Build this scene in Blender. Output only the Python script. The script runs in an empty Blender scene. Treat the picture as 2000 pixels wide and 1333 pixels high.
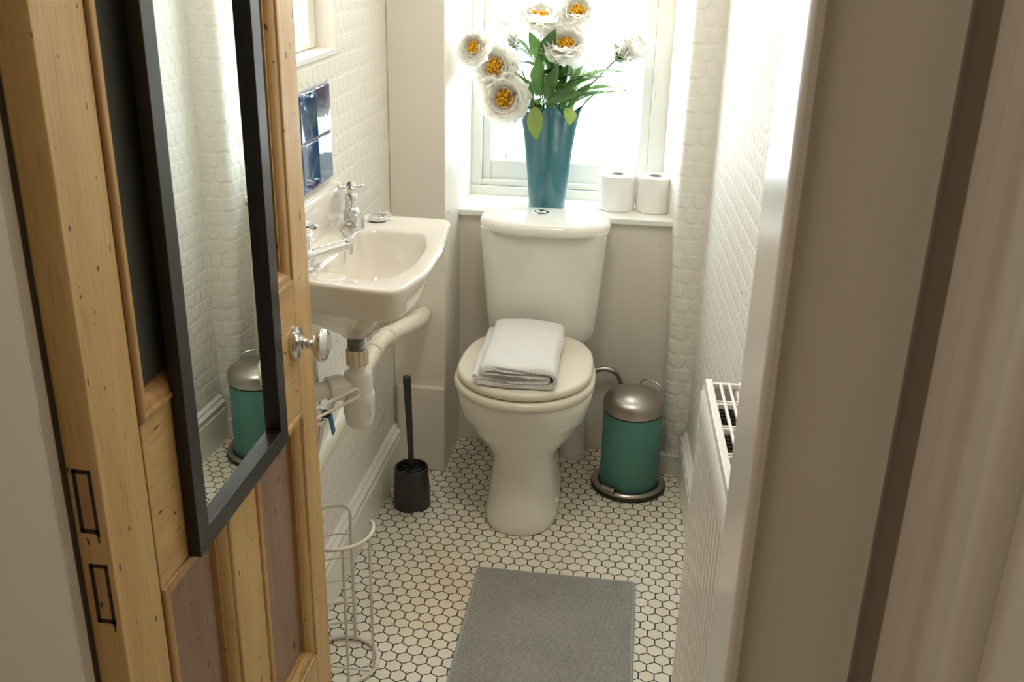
import bpy, bmesh, math, random
from math import sin, cos, pi, radians, sqrt, atan2
from mathutils import Vector, Matrix, Euler
S = bpy.context.scene
COL = S.collection

# ------------------------------------------------------------------ camera
cd = bpy.data.cameras.new('camera'); cam = bpy.data.objects.new('camera', cd); COL.objects.link(cam)
Rw = Matrix(((0.9898, 0.0733, -0.1221), (0.1407, -0.3702, 0.9183), (0.0221, -0.9261, -0.3767)))
_r = Vector((Rw[0][0], Rw[1][0], Rw[2][0])).normalized()
_b = -Vector((Rw[0][2], Rw[1][2], Rw[2][2])).normalized()
_u = _b.cross(_r).normalized(); _r = _u.cross(_b).normalized()
cam.matrix_world = Matrix(((_r.x, _u.x, _b.x, 0), (_r.y, _u.y, _b.y, 0), (_r.z, _u.z, _b.z, 1.5), (0, 0, 0, 1)))
cd.sensor_width = 36; cd.lens = 35.244; cd.clip_start = 0.02
cd.dof.use_dof = True; cd.dof.focus_distance = 2.35; cd.dof.aperture_fstop = 14.0
S.camera = cam

# ------------------------------------------------------------------ sky, lamps, exposure
W = bpy.data.worlds.new('sky'); S.world = W; W.use_nodes = True
bg = W.node_tree.nodes['Background']; bg.inputs[0].default_value = (0.87, 0.945, 1.0, 1); bg.inputs[1].default_value = 6.0
S.view_settings.view_transform = 'Standard'; S.view_settings.look = 'None'
S.view_settings.exposure = 0.85; S.view_settings.gamma = 1.0; S.view_settings.use_curve_mapping = False
S.cycles.max_bounces = 12; S.cycles.diffuse_bounces = 6; S.cycles.transparent_max_bounces = 12
S.cycles.caustics_reflective = False; S.cycles.sample_clamp_indirect = 6.0

def area(name, loc, rot, sx, sy, power, col=(1, 1, 1), portal=False):
    l = bpy.data.lights.new(name, 'AREA'); l.shape = 'RECTANGLE'; l.size = sx; l.size_y = sy
    l.energy = power; l.color = col; o = bpy.data.objects.new(name, l); COL.objects.link(o)
    o.location = loc; o.rotation_euler = rot
    if portal: l.cycles.is_portal = True
    return o
area('window_daylight', (-0.25, 3.12, 1.45), (radians(-90), 0, 0), 0.62, 1.36, 1, portal=True)
area('side_window_daylight', (-0.86, 1.87, 1.72), (0, radians(-90), 0), 0.92, 0.66, 1, portal=True)
area('hall_ceiling_lamp', (-1.0, 0.1, 2.36), (0, 0, 0), 0.5, 0.5, 3.4, (1.0, 0.87, 0.74))
area('closet_fill_light', (-0.20, 1.55, 2.36), (0, 0, 0), 0.22, 0.22, 3.9, (1.0, 0.915, 0.79))  # unseen overhead fill, added to brighten the floor and toilet

# ------------------------------------------------------------------ materials
class X:
    """tiny expression wrapper over Math nodes"""
    def __init__(s, nt, v): s.nt, s.v = nt, v
    def op(s, o, b=None, c=None):
        n = s.nt.nodes.new('ShaderNodeMath'); n.operation = o
        for i, q in enumerate((s, b, c)):
            if q is None: continue
            if isinstance(q, X): q = q.v
            if isinstance(q, (int, float)): n.inputs[i].default_value = q
            else: s.nt.links.new(q, n.inputs[i])
        return X(s.nt, n.outputs[0])
    def __add__(s, b): return s.op('ADD', b)
    def __sub__(s, b): return s.op('SUBTRACT', b)
    def __mul__(s, b): return s.op('MULTIPLY', b)
    def __truediv__(s, b): return s.op('DIVIDE', b)
    def fl(s): return s.op('FLOOR')
    def fr(s): return s.op('FRACT')
    def ab(s): return s.op('ABSOLUTE')
    def mx(s, b): return s.op('MAXIMUM', b)
    def mn(s, b): return s.op('MINIMUM', b)
    def lt(s, b): return s.op('LESS_THAN', b)
    def sq(s): return s.op('SQRT')
    def mod(s, b): return s.op('FLOORED_MODULO', b)
def remap(x, a, b, c=0.0, d=1.0, smooth=True):
    n = x.nt.nodes.new('ShaderNodeMapRange'); n.interpolation_type = 'SMOOTHSTEP' if smooth else 'LINEAR'
    x.nt.links.new(x.v, n.inputs[0])
    for i, q in enumerate((a, b, c, d)): n.inputs[1 + i].default_value = q
    return X(x.nt, n.outputs[0])

def mat(name, col=(0.8, 0.8, 0.8), rough=0.5, metal=0.0, spec=0.5, coat=0.0, sheen=0.0, trans=0.0):
    m = bpy.data.materials.new(name); m.use_nodes = True
    p = m.node_tree.nodes['Principled BSDF']
    p.inputs['Base Color'].default_value = (*col, 1); p.inputs['Roughness'].default_value = rough
    p.inputs['Metallic'].default_value = metal; p.inputs['Specular IOR Level'].default_value = spec
    p.inputs['Coat Weight'].default_value = coat; p.inputs['Sheen Weight'].default_value = sheen
    p.inputs['Transmission Weight'].default_value = trans
    return m
def P(m): return m.node_tree, m.node_tree.nodes['Principled BSDF']
def objco(nt):
    g = nt.nodes.new('ShaderNodeNewGeometry'); s = nt.nodes.new('ShaderNodeSeparateXYZ')
    nt.links.new(g.outputs['Position'], s.inputs[0])
    return [X(nt, s.outputs[i]) for i in range(3)], g.outputs['Position']
def loco(nt):
    g = nt.nodes.new('ShaderNodeTexCoord'); s = nt.nodes.new('ShaderNodeSeparateXYZ')
    nt.links.new(g.outputs['Object'], s.inputs[0])
    return [X(nt, s.outputs[i]) for i in range(3)], g.outputs['Object']
def noise(nt, vec, scale=(1, 1, 1), sc=5.0, det=3.0, rough=0.5, dist=0.0):
    mp = nt.nodes.new('ShaderNodeMapping'); mp.inputs['Scale'].default_value = scale
    nt.links.new(vec, mp.inputs[0])
    n = nt.nodes.new('ShaderNodeTexNoise'); n.inputs['Scale'].default_value = sc; n.inputs['Detail'].default_value = det
    n.inputs['Roughness'].default_value = rough; n.inputs['Distortion'].default_value = dist
    nt.links.new(mp.outputs[0], n.inputs['Vector'])
    return X(nt, n.outputs['Fac'])
def bump(m, h, dist=0.002, strength=1.0):
    nt, p = P(m); b = nt.nodes.new('ShaderNodeBump'); b.inputs['Distance'].default_value = dist
    b.inputs['Strength'].default_value = strength; nt.links.new(h.v, b.inputs['Height'])
    nt.links.new(b.outputs[0], p.inputs['Normal'])
def mixc(nt, f, a, b):
    n = nt.nodes.new('ShaderNodeMix'); n.data_type = 'RGBA'
    if isinstance(f, X): nt.links.new(f.v, n.inputs[0])
    else: n.inputs[0].default_value = f
    for i, q in ((6, a), (7, b)):
        if isinstance(q, tuple): n.inputs[i].default_value = (*q, 1)
        else: nt.links.new(q, n.inputs[i])
    return n.outputs[2]

CREAM = (0.785, 0.74, 0.66)
def paint(name, col, rough=0.38, amt=0.0008, wear=True):
    m = mat(name, col, rough); nt, p = P(m); c, v = objco(nt)
    n = noise(nt, v, (1, 1, 0.6), 9, 4); n2 = noise(nt, v, (1, 1, 1), 60, 2)
    h = n * 0.8 + n2 * 0.25
    if wear:
        k = noise(nt, v, (1, 1, 1), 34, 2, 0.6)
        chips = remap(k, 0.735, 0.765); h = h - chips * 1.5
        nt.links.new(mixc(nt, chips * 0.35, col, (0.35, 0.3, 0.22)), p.inputs['Base Color'])
    bump(m, h, amt)
    return m
def wallpaper(name, axis):
    m = mat(name, (0.80, 0.765, 0.695), 0.55, spec=0.22); nt, p = P(m); c, v = objco(nt)
    s = c[1] if axis == 'y' else c[0] + c[1]
    wob = noise(nt, v, (1, 1, 1), 14, 2) * 0.008
    a = (s + wob) / 0.038 + 40.0; b = (c[2] + wob) / 0.043 + 10.0
    row = b.fl(); fu = (a + row.mod(2.0) * 0.5).fr() - 0.5; fv = b.fr() - 0.02
    lowv = (fv - 0.52).mn(0.0) * 1.05
    d = (fu * fu + lowv * lowv).sq()
    h = remap(d, 0.5, 0.33)
    topline = remap(fv, 0.97, 0.9)
    bump(m, h * topline + noise(nt, v, (1, 1, 1), 70, 2) * 0.15, 0.0024, 0.55)
    return m
M = {}
M['paint'] = paint('cream_wall_paint', CREAM)
M['gloss'] = paint('white_gloss_paint', (0.84, 0.82, 0.76), 0.22, 0.0006)
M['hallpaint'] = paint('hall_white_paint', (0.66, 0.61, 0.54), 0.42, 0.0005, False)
M['paper_y'] = wallpaper('fish_scale_wallpaper_side', 'y')
M['paper_x'] = wallpaper('fish_scale_wallpaper_back', 'x')
M['ceil'] = paint('ceiling_paint', (0.82, 0.79, 0.72), 0.6, 0.0004, False)
M['china'] = mat('cream_ceramic', (0.84, 0.81, 0.75), 0.07, coat=0.3)
M['basin'] = mat('pinkish_cream_ceramic', (0.83, 0.78, 0.70), 0.09, coat=0.3)
M['seat'] = mat('ivory_seat_plastic', (0.80, 0.74, 0.62), 0.22)
M['chrome'] = mat('chrome', (0.78, 0.78, 0.79), 0.07, 1.0)
M['steel'] = mat('brushed_steel', (0.47, 0.43, 0.39), 0.30, 1.0)
M['teal'] = mat('teal_lacquer', (0.080, 0.245, 0.215), 0.42)
M['rubber'] = mat('black_rubber', (0.02, 0.018, 0.016), 0.5)
M['pvc'] = mat('white_pvc', (0.80, 0.77, 0.71), 0.32)
M['pipe'] = paint('painted_pipe_cream', (0.80, 0.73, 0.60), 0.35, 0.0005)
M['brass'] = mat('dull_metal_thread', (0.30, 0.29, 0.27), 0.35, 1.0)
M['nut'] = mat('yellowed_plastic_nut', (0.72, 0.62, 0.44), 0.35)
M['black'] = mat('black_frame_lacquer', (0.013, 0.013, 0.014), 0.28)
M['darkplastic'] = mat('charcoal_plastic', (0.028, 0.030, 0.029), 0.38)
M['mirror'] = mat('mirror_glass', (0.86, 0.90, 0.88), 0.005, 1.0)
M['wire'] = mat('white_coated_wire', (0.74, 0.70, 0.64), 0.3)
M['radiator'] = mat('white_radiator_enamel', (0.86, 0.83, 0.79), 0.25)
M['fin'] = mat('dark_radiator_fins', (0.10, 0.09, 0.08), 0.5)
M['blue'] = mat('blue_valve_plastic', (0.05, 0.17, 0.42), 0.35)
M['core'] = mat('grey_cardboard', (0.42, 0.38, 0.33), 0.8)
M['grout'] = mat('tile_grout', (0.52, 0.52, 0.55), 0.7)
def _tissue():
    m = mat('soft_white_tissue', (0.86, 0.84, 0.80), 0.85); nt, p = P(m); c, v = loco(nt)
    bump(m, noise(nt, v, (1, 1, 3), 55, 3), 0.0006)
    return m
M['tissue'] = _tissue()
def _navy():
    m = mat('navy_glazed_tile', (0.016, 0.035, 0.15), 0.04, coat=1.0); nt, p = P(m); c, v = objco(nt)
    bump(m, noise(nt, v, (1, 1, 1), 14, 2), 0.0012)
    return m
M['navy'] = _navy()
def _floor():
    m = mat('hexagon_floor_tiles', rough=0.3); nt, p = P(m); c, v = objco(nt)
    px = (c[0] + 0.0096) / 0.0345 + 100.0; py = (c[1] - 0.004) / 0.0345 * 1.02 + 100 * 1.7320508 + 0.2
    h = 1.7320508
    ax = px.mod(1.0) - 0.5; ay = py.mod(h) - h / 2
    bx = (px - 0.5).mod(1.0) - 0.5; by = (py - h / 2).mod(h) - h / 2
    sel = (ax * ax + ay * ay).lt(bx * bx + by * by)
    inv = X(nt, 1.0); inv = sel * -1.0 + 1.0
    gx = ax * sel + bx * inv; gy = ay * sel + by * inv
    d = gx.ab().mx(gx.ab() * 0.5 + gy.ab() * 0.8660254)
    t = remap(d, 0.467, 0.453)
    cx = px - gx; cy = py - gy
    wn = nt.nodes.new('ShaderNodeTexWhiteNoise'); wn.noise_dimensions = '2D'
    cb = nt.nodes.new('ShaderNodeCombineXYZ'); nt.links.new((cx * 2.0 + 0.25).fl().v, cb.inputs[0]); nt.links.new((cy * 1.1547 + 0.25).fl().v, cb.inputs[1])
    nt.links.new(cb.outputs[0], wn.inputs['Vector'])
    rnd = X(nt, wn.outputs['Value'])
    base = mixc(nt, rnd, (0.79, 0.745, 0.62), (0.86, 0.82, 0.70))
    st = remap(noise(nt, v, (1, 1, 1), 2.6, 3, 0.6), 0.5, 0.75)
    base = mixc(nt, st * 0.42, base, (0.73, 0.55, 0.31))
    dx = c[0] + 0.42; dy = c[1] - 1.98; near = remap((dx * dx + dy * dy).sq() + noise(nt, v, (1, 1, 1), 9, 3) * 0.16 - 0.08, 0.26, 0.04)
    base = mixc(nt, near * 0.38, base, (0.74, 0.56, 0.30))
    speck = remap(noise(nt, v, (1, 1, 1), 420, 1), 0.68, 0.74)
    base = mixc(nt, speck * 0.25, base, (0.5, 0.4, 0.27))
    colr = mixc(nt, t, (0.032, 0.024, 0.017), base)
    nt.links.new(colr, p.inputs['Base Color'])
    r = t * -0.45 + 0.75; nt.links.new(r.v, p.inputs['Roughness'])
    bump(m, t, 0.0012)
    return m
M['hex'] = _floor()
def wood(name, c1, c2, axis='z', rough=0.42, dark=(0.12, 0.065, 0.025), seed=0.0):
    m = mat(name, c1, rough); nt, p = P(m); c, v = objco(nt)
    sc = (9, 9, 0.8) if axis == 'z' else (9, 0.8, 9)
    a = nt.nodes.new('ShaderNodeVectorMath'); a.inputs[1].default_value = (seed, seed * 2, seed * 3); nt.links.new(v, a.inputs[0]); v = a.outputs[0]
    n = noise(nt, v, sc, 3.2, 5, 0.62, 0.6); n2 = noise(nt, v, tuple(q * 5 for q in sc), 5, 3)
    f = remap(n, 0.3, 0.72)
    colr = mixc(nt, f, c1, c2)
    colr = mixc(nt, remap(n2, 0.52, 0.72) * 0.22, colr, dark)
    sp = noise(nt, v, (1, 1, 0.45) if axis == 'z' else (1, .45, 1), 105, 1)
    spots = remap(sp, 0.74, 0.76)
    colr = mixc(nt, spots * 0.85, colr, (0.045, 0.02, 0.008))
    nt.links.new(colr, p.inputs['Base Color'])
    bump(m, n * 0.5 + n2 * 0.5 - spots, 0.0008)
    return m
M['pine'] = wood('stripped_pine_upright', (0.56, 0.345, 0.135), (0.66, 0.44, 0.19), 'z')
M['pine_h'] = wood('stripped_pine_rail', (0.54, 0.33, 0.13), (0.64, 0.425, 0.185), 'y', seed=3.1)
M['mould'] = wood('dark_edged_pine_moulding', (0.40, 0.22, 0.08), (0.58, 0.37, 0.15), 'z', 0.4, seed=1.7)
M['panel'] = wood('pinkish_brown_panel', (0.27, 0.165, 0.115), (0.345, 0.225, 0.16), 'z', 0.5, seed=5.2)
M['crack'] = mat('dark_gap_filler', (0.03, 0.015, 0.006), 0.7)
def _obscure():
    m = mat('dark_obscured_glass', (0.085, 0.09, 0.078), 0.42, spec=0.6); nt, p = P(m); c, v = objco(nt)
    bump(m, noise(nt, v, (1, 1, 1), 320, 2), 0.0006, 0.6)
    return m
M['obscure'] = _obscure()
def _mat():
    m = mat('grey_bath_mat_weave', (0.2, 0.2, 0.18), 0.95, sheen=0.3); nt, p = P(m); c, v = loco(nt)
    wv = ((c[0] * 1900.0).op('SINE') * 0.5 + (c[1] * 1900.0).op('SINE') * 0.5) * 0.22
    n = noise(nt, v, (1, 1, 1), 105, 4, 0.75); big = noise(nt, v, (1, 1, 1), 7, 3)
    f = remap(n * 0.8 + big * 0.35 + wv, 0.3, 0.95, smooth=False)
    nt.links.new(mixc(nt, f, (0.24, 0.245, 0.225), (0.58, 0.58, 0.535)), p.inputs['Base Color'])
    bump(m, n * 1.2 + wv, 0.0045)
    return m
M['rug'] = _mat()
M['rugedge'] = mat('grey_mat_binding', (0.36, 0.37, 0.355), 0.9)
def _terry():
    m = mat('white_terry_cotton', (0.94, 0.93, 0.90), 0.95, sheen=0.5); nt, p = P(m); c, v = loco(nt)
    bump(m, noise(nt, v, (1, 1, 1), 170, 3, 0.75), 0.006)
    return m
M['terry'] = _terry()
def _vase():
    m = mat('teal_glazed_ceramic', (0.02, 0.135, 0.17), 0.08, coat=0.5); nt, p = P(m); c, v = loco(nt)
    f = remap(c[2], 0.0, 0.12); n = noise(nt, v, (6, 6, 1.2), 4, 3)
    nt.links.new(mixc(nt, n, (0.016, 0.115, 0.15), (0.03, 0.165, 0.20)), p.inputs['Base Color'])
    return m
M['vase'] = _vase()
def thin(name, col, tcol, rough=0.5, amount=0.45, vein=None):
    m = mat(name, col, rough); nt, p = P(m)
    t = nt.nodes.new('ShaderNodeBsdfTranslucent'); t.inputs[0].default_value = (*tcol, 1)
    x = nt.nodes.new('ShaderNodeMixShader'); x.inputs[0].default_value = amount
    out = nt.nodes['Material Output']
    nt.links.new(p.outputs[0], x.inputs[1]); nt.links.new(t.outputs[0], x.inputs[2]); nt.links.new(x.outputs[0], out.inputs[0])
    c, v = loco(nt); n = noise(nt, v, (1, 1, 1), 22, 3)
    nt.links.new(mixc(nt, n, tuple(q * 0.86 for q in col), tuple(min(.97, q * 1.1) for q in col)), p.inputs['Base Color'])
    return m
M['petal'] = thin('cream_white_petal', (0.96, 0.945, 0.90), (0.99, 0.975, 0.93), 0.7, 0.74)
M['stamen'] = thin('golden_stamens', (0.92, 0.56, 0.03), (0.95, 0.6, 0.04), 0.7, 0.35)
M['leaf'] = thin('green_leaf', (0.066, 0.14, 0.046), (0.17, 0.31, 0.08), 0.40, 0.36)
M['lime'] = thin('lime_green_leaf', (0.22, 0.30, 0.065), (0.34, 0.43, 0.10), 0.42, 0.4)
M['stem'] = mat('green_stem', (0.055, 0.09, 0.025), 0.5)
def _pane(name, tint, clear):
    m = bpy.data.materials.new(name); m.use_nodes = True; nt = m.node_tree
    nt.nodes.remove(nt.nodes['Principled BSDF']); out = nt.nodes['Material Output']
    a = nt.nodes.new('ShaderNodeBsdfTransparent'); a.inputs[0].default_value = (*tint, 1)
    b = nt.nodes.new('ShaderNodeBsdfTranslucent'); b.inputs[0].default_value = (0.95, 0.96, 0.97, 1)
    g = nt.nodes.new('ShaderNodeBsdfGlossy'); g.inputs['Roughness'].default_value = 0.15
    x = nt.nodes.new('ShaderNodeMixShader'); x.inputs[0].default_value = 1 - clear
    y = nt.nodes.new('ShaderNodeMixShader'); y.inputs[0].default_value = 0.05
    nt.links.new(a.outputs[0], x.inputs[1]); nt.links.new(b.outputs[0], x.inputs[2])
    nt.links.new(x.outputs[0], y.inputs[1]); nt.links.new(g.outputs[0], y.inputs[2]); nt.links.new(y.outputs[0], out.inputs[0])
    return m
M['pane'] = _pane('frosted_window_glass', (0.97, 0.98, 0.98), 0.65)
M['pane2'] = _pane('frosted_side_glass', (0.62, 0.64, 0.62), 0.75)

# ------------------------------------------------------------------ mesh helpers
class MB:
    def __init__(s): s.bm = bmesh.new()
    def face(s, vs):
        try: return s.bm.faces.new(vs)
        except ValueError: return None
    def box(s, x0, x1, y0, y1, z0, z1, R=None, piv=None):
        v = [Vector((x, y, z)) for z in (z0, z1) for y in (y0, y1) for x in (x0, x1)]
        if R is not None:
            pv = Vector(piv) if piv is not None else Vector(((x0 + x1) / 2, (y0 + y1) / 2, (z0 + z1) / 2))
            v = [R @ (q - pv) + pv for q in v]
        b = [s.bm.verts.new(q) for q in v]
        for f in ((0, 2, 3, 1), (4, 5, 7, 6), (0, 1, 5, 4), (2, 6, 7, 3), (0, 4, 6, 2), (1, 3, 7, 5)): s.face([b[i] for i in f])
        return s
    def loft(s, rings, cap0=True, cap1=True, closed=True, loop=False):
        R = [[s.bm.verts.new(Vector(q)) for q in r] for r in rings]; n = len(R[0])
        m = len(R)
        for i in range(m if loop else m - 1):
            a, b = R[i], R[(i + 1) % m]
            for j in range(n if closed else n - 1):
                k = (j + 1) % n; s.face([a[j], a[k], b[k], b[j]])
        if not loop:
            if cap0: s.face(list(reversed(R[0])))
            if cap1: s.face(R[-1])
        return s
    def lathe(s, prof, c=(0, 0, 0), axis=(0, 0, 1), seg=32, cap=True):
        z = Vector(axis).normalized(); x = z.orthogonal().normalized(); y = z.cross(x); c = Vector(c)
        return s.loft([[c + z * h + (x * cos(2 * pi * k / seg) + y * sin(2 * pi * k / seg)) * max(r, 1e-5) for k in range(seg)] for r, h in prof], cap, cap)
    def tube(s, pts, r=0.005, seg=10, closed=False, cap=True):
        pts = [Vector(q) for q in pts]; n = len(pts)
        rr = r if isinstance(r, (list, tuple)) else [r] * n
        rings = []; up = None
        for i in range(n):
            if closed: t = pts[(i + 1) % n] - pts[i - 1]
            else: t = pts[min(i + 1, n - 1)] - pts[max(i - 1, 0)]
            t.normalize()
            if up is None: up = t.orthogonal().normalized()
            else:
                up = up - t * up.dot(t)
                if up.length < 1e-6: up = t.orthogonal()
                up.normalize()
            w = t.cross(up)
            rings.append([pts[i] + (up * cos(2 * pi * k / seg) + w * sin(2 * pi * k / seg)) * rr[i] for k in range(seg)])
        return s.loft(rings, cap and not closed, cap and not closed, True, closed)
    def prism(s, poly, axis, a, b):
        f = {'z': lambda u, v, w: (u, v, w), 'y': lambda u, v, w: (u, w, v), 'x': lambda u, v, w: (w, u, v)}[axis]
        return s.loft([[f(u, v, a) for u, v in poly], [f(u, v, b) for u, v in poly]])
    def grid(s, G):
        V = [[s.bm.verts.new(Vector(q)) for q in r] for r in G]
        for i in range(len(V) - 1):
            for j in range(len(V[0]) - 1): s.face([V[i][j], V[i][j + 1], V[i + 1][j + 1], V[i + 1][j]])
        return s
    def ball(s, c, r, sub=2, scale=(1, 1, 1)):
        g = bmesh.ops.create_icosphere(s.bm, subdivisions=sub, radius=r)
        for v in g['verts']: v.co = Vector((v.co.x * scale[0], v.co.y * scale[1], v.co.z * scale[2])) + Vector(c)
        return s
    def build(s, name, m, parent=None, angle=40, bev=0.0, bseg=2, sub=0, origin=None, solid=0.0):
        bmesh.ops.recalc_face_normals(s.bm, faces=s.bm.faces)
        me = bpy.data.meshes.new(name)
        o = bpy.data.objects.new(name, me); COL.objects.link(o)
        org = Vector(origin) if origin is not None else None
        if org is not None: bmesh.ops.translate(s.bm, verts=s.bm.verts, vec=-org)
        s.bm.to_mesh(me); s.bm.free()
        if org is not None: o.location = org
        ms = m if isinstance(m, (list, tuple)) else [m]
        for q in ms: me.materials.append(M[q] if isinstance(q, str) else q)
        for p in me.polygons: p.use_smooth = True
        me.set_sharp_from_angle(angle=radians(angle))
        if solid: q = o.modifiers.new('solid', 'SOLIDIFY'); q.thickness = solid; q.offset = 0
        if bev:
            q = o.modifiers.new('bevel', 'BEVEL'); q.width = bev; q.segments = bseg; q.limit_method = 'ANGLE'; q.angle_limit = radians(40)
        if sub: q = o.modifiers.new('sub', 'SUBSURF'); q.levels = sub; q.render_levels = sub
        if parent: adopt(o, parent)
        return o
def wloc(o):
    v = Vector(o.location)
    return v + wloc(o.parent) + o.matrix_parent_inverse.translation if o.parent else v
def adopt(o, parent):
    o.parent = parent; o.matrix_parent_inverse = Matrix.Translation(-wloc(parent))
def tag(o, label=None, cat=None, group=None, kind=None):
    for k, v in (('label', label), ('category', cat), ('group', group), ('kind', kind)):
        if v: o[k] = v
    return o
def thing(name, label, cat, loc=(0, 0, 0), group=None):
    o = bpy.data.objects.new(name, None); COL.objects.link(o); o.location = loc; o.empty_display_size = 0.05
    return tag(o, label, cat, group)
def struct(name, mb, m, label=None, parent=None, **k):
    o = mb.build(name, m, parent, **k)
    if not parent: tag(o, label, None, None, 'structure')
    return o
def rounded(poly, r, n=6):
    out = []; N = len(poly)
    rr = r if isinstance(r, (list, tuple)) else [r] * N
    for i in range(N):
        p = Vector((*poly[i], 0)); a = Vector((*poly[i - 1], 0)) - p; b = Vector((*poly[(i + 1) % N], 0)) - p
        if rr[i] <= 0: out.append((p.x, p.y)); continue
        ang = a.angle(b) / 2; t = min(rr[i] / math.tan(ang), a.length * .49, b.length * .49); q = t * math.tan(ang)
        c = p + (a.normalized() + b.normalized()).normalized() * (q / sin(ang))
        s0 = p + a.normalized() * t - c; s1 = p + b.normalized() * t - c
        a0 = atan2(s0.y, s0.x); da = (atan2(s1.y, s1.x) - a0 + pi) % (2 * pi) - pi
        for k in range(n + 1):
            out.append((c.x + q * cos(a0 + da * k / n), c.y + q * sin(a0 + da * k / n)))
    return out
def ring(poly, c, n, z, scale=1.0, phase=0.0):
    """n points of a star-shaped outline at equal angles round c"""
    out = []
    for k in range(n):
        a = 2 * pi * k / n + phase; dx, dy = cos(a), sin(a); best = 1e-9
        for i in range(len(poly)):
            x1, y1 = poly[i][0] - c[0], poly[i][1] - c[1]; x2, y2 = poly[(i + 1) % len(poly)][0] - c[0], poly[(i + 1) % len(poly)][1] - c[1]
            ex, ey = x2 - x1, y2 - y1; den = dx * ey - dy * ex
            if abs(den) < 1e-12: continue
            t = (x1 * ey - y1 * ex) / den; u = (x1 * dy - y1 * dx) / den
            if t > 0 and -1e-6 <= u <= 1 + 1e-6: best = max(best, t)
        out.append((c[0] + dx * best * scale, c[1] + dy * best * scale, z))
    return out
def arc(c, r, a0, a1, n, plane='xy', z=0):
    o = []
    for k in range(n + 1):
        a = a0 + (a1 - a0) * k / n; u, v = r * cos(a), r * sin(a)
        o.append({'xy': (c[0] + u, c[1] + v, c[2]), 'xz': (c[0] + u, c[1], c[2] + v), 'yz': (c[0], c[1] + u, c[2] + v)}[plane])
    return o
def bez(p, n=12):
    """smooth Catmull-Rom path through points"""
    p = [Vector(q) for q in p]; out = []
    for i in range(len(p) - 1):
        a = p[max(i - 1, 0)]; b = p[i]; c = p[i + 1]; d = p[min(i + 2, len(p) - 1)]
        for k in range(n):
            t = k / n
            out.append(0.5 * ((2 * b) + (c - a) * t + (2 * a - 5 * b + 4 * c - d) * t * t + (3 * b - a - 3 * c + d) * t ** 3))
    out.append(p[-1]); return out

# ================================================================== ROOM SHELL
LW = -0.69
def RWx(y): return 0.170 + (2.684 - y) * 0.058          # the right wall runs slightly out of square
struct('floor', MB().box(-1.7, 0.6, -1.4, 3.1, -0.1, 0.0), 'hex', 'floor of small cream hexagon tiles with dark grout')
struct('ceiling', MB().box(-1.7, 0.6, -1.4, 3.1, 2.4, 2.5), 'ceil', 'plain pale ceiling')
b = MB()
WY0, WY1, WZ0, WZ1 = 1.56, 2.175, 1.262, 2.12
b.box(LW - 0.2, LW, 0.99, WY0, 0, 2.4); b.box(LW - 0.2, LW, WY1, 3.05, 0, 2.4)
b.box(LW - 0.2, LW, WY0, WY1, 0, WZ0 - 0.013); b.box(LW - 0.2, LW, WY0, WY1, WZ1, 2.4)
struct('wall_left', b, 'paper_y', 'cream fish-scale papered wall behind the basin')
# right wall: slanted slab
b = MB(); y0, y1 = 0.985, 2.9
b.prism([(RWx(y0), y0), (RWx(y1), y1), (0.6, y1), (0.6, y0)], 'z', 0, 2.4)
struct('wall_right', b, 'paper_y', 'cream fish-scale papered wall above the radiator')
# wall behind: left pier, panel below the sill, lintel
b = MB()
b.box(LW, -0.537, 2.6, 3.05, 0, 2.4)
b.box(LW + 0.012, -0.539, 2.588, 2.62, 0, 0.272)
b.box(-0.545, 0.12, 2.81, 3.05, 0, 0.738)
b.box(-0.545, 0.12, 2.78, 3.05, 2.14, 2.4)
struct('wall_back', b, 'paint', 'smooth cream pier and boarding behind the toilet', bev=0.004)
# rounded papered pier on the right of the window
b = MB()
def pier(z):
    t = (1 - z / 0.75) if z < 0.75 else 0
    xl = 0.083 + 0.022 * t
    return rounded([(0.032, 3.05), (xl, 2.775), (xl, 2.70), (0.19, 2.70), (0.30, 2.70), (0.30, 3.05)], [0, 0.05, 0.035, 0, 0, 0])
b.loft([[(u, v, z) for u, v in pier(z)] for z in (0.0, 0.15, 0.35, 0.55, 0.75, 2.4)])
b.box(0.098, 0.158, 2.69, 2.72, 0, 0.062)
struct('wall_corner', b, 'paper_x', 'rounded papered pier to the right of the window')
struct('trim_1', MB().box(-0.540, 0.086, 2.793, 3.03, 0.737, 0.755).box(-0.54, 0.03, 2.985, 3.03, 0.755, 0.775), 'gloss', 'white gloss painted window sill', bev=0.003)
# window with sash
wf = MB(); Y0 = 2.995
wf.box(-0.545, -0.505, Y0, 3.045, 0.750, 2.139); wf.box(-0.004, 0.055, Y0, 3.045, 0.750, 2.139)
wf.box(-0.505, -0.004, Y0 + .001, 3.045, 0.7825, 0.800); wf.box(-0.505, -0.004, Y0 + .001, 3.045, 2.10, 2.139); wf.box(-0.545, 0.05, Y0 - 0.012, Y0 - .0005, 0.752, 0.782); wf.box(-0.505, -0.004, Y0 + .0005, 3.044, 0.751, 0.782)
w = struct('window_1', wf, 'gloss', 'bright sash window above the toilet', bev=0.002)
sh = MB(); sh.box(-0.505, -0.478, 3.012, 3.045, 0.798, 2.1); sh.box(-0.034, -0.004, 3.012, 3.045, 0.798, 2.1)
sh.box(-0.478, -0.034, 3.012, 3.045, 0.798, 0.858); sh.box(-0.478, -0.034, 3.012, 3.045, 2.05, 2.1); sh.box(-0.478, -0.034, 3.012, 3.045, 1.43, 1.46)
sash = struct('sash', sh, 'gloss', parent=w, bev=0.003)
struct('window_pane', MB().box(-0.480, -0.032, 3.026, 3.030, 0.855, 2.06), 'pane', parent=sash)
for x in (-0.432, -0.163):
    struct('sash_lift', MB().lathe([(0.0001, 0), (0.006, 0.001), (0.007, 0.012), (0.004, 0.018), (0.0001, 0.02)], (x, 3.014, 0.868), (0, -0.3, 1), 12), 'gloss', parent=sash)
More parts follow.
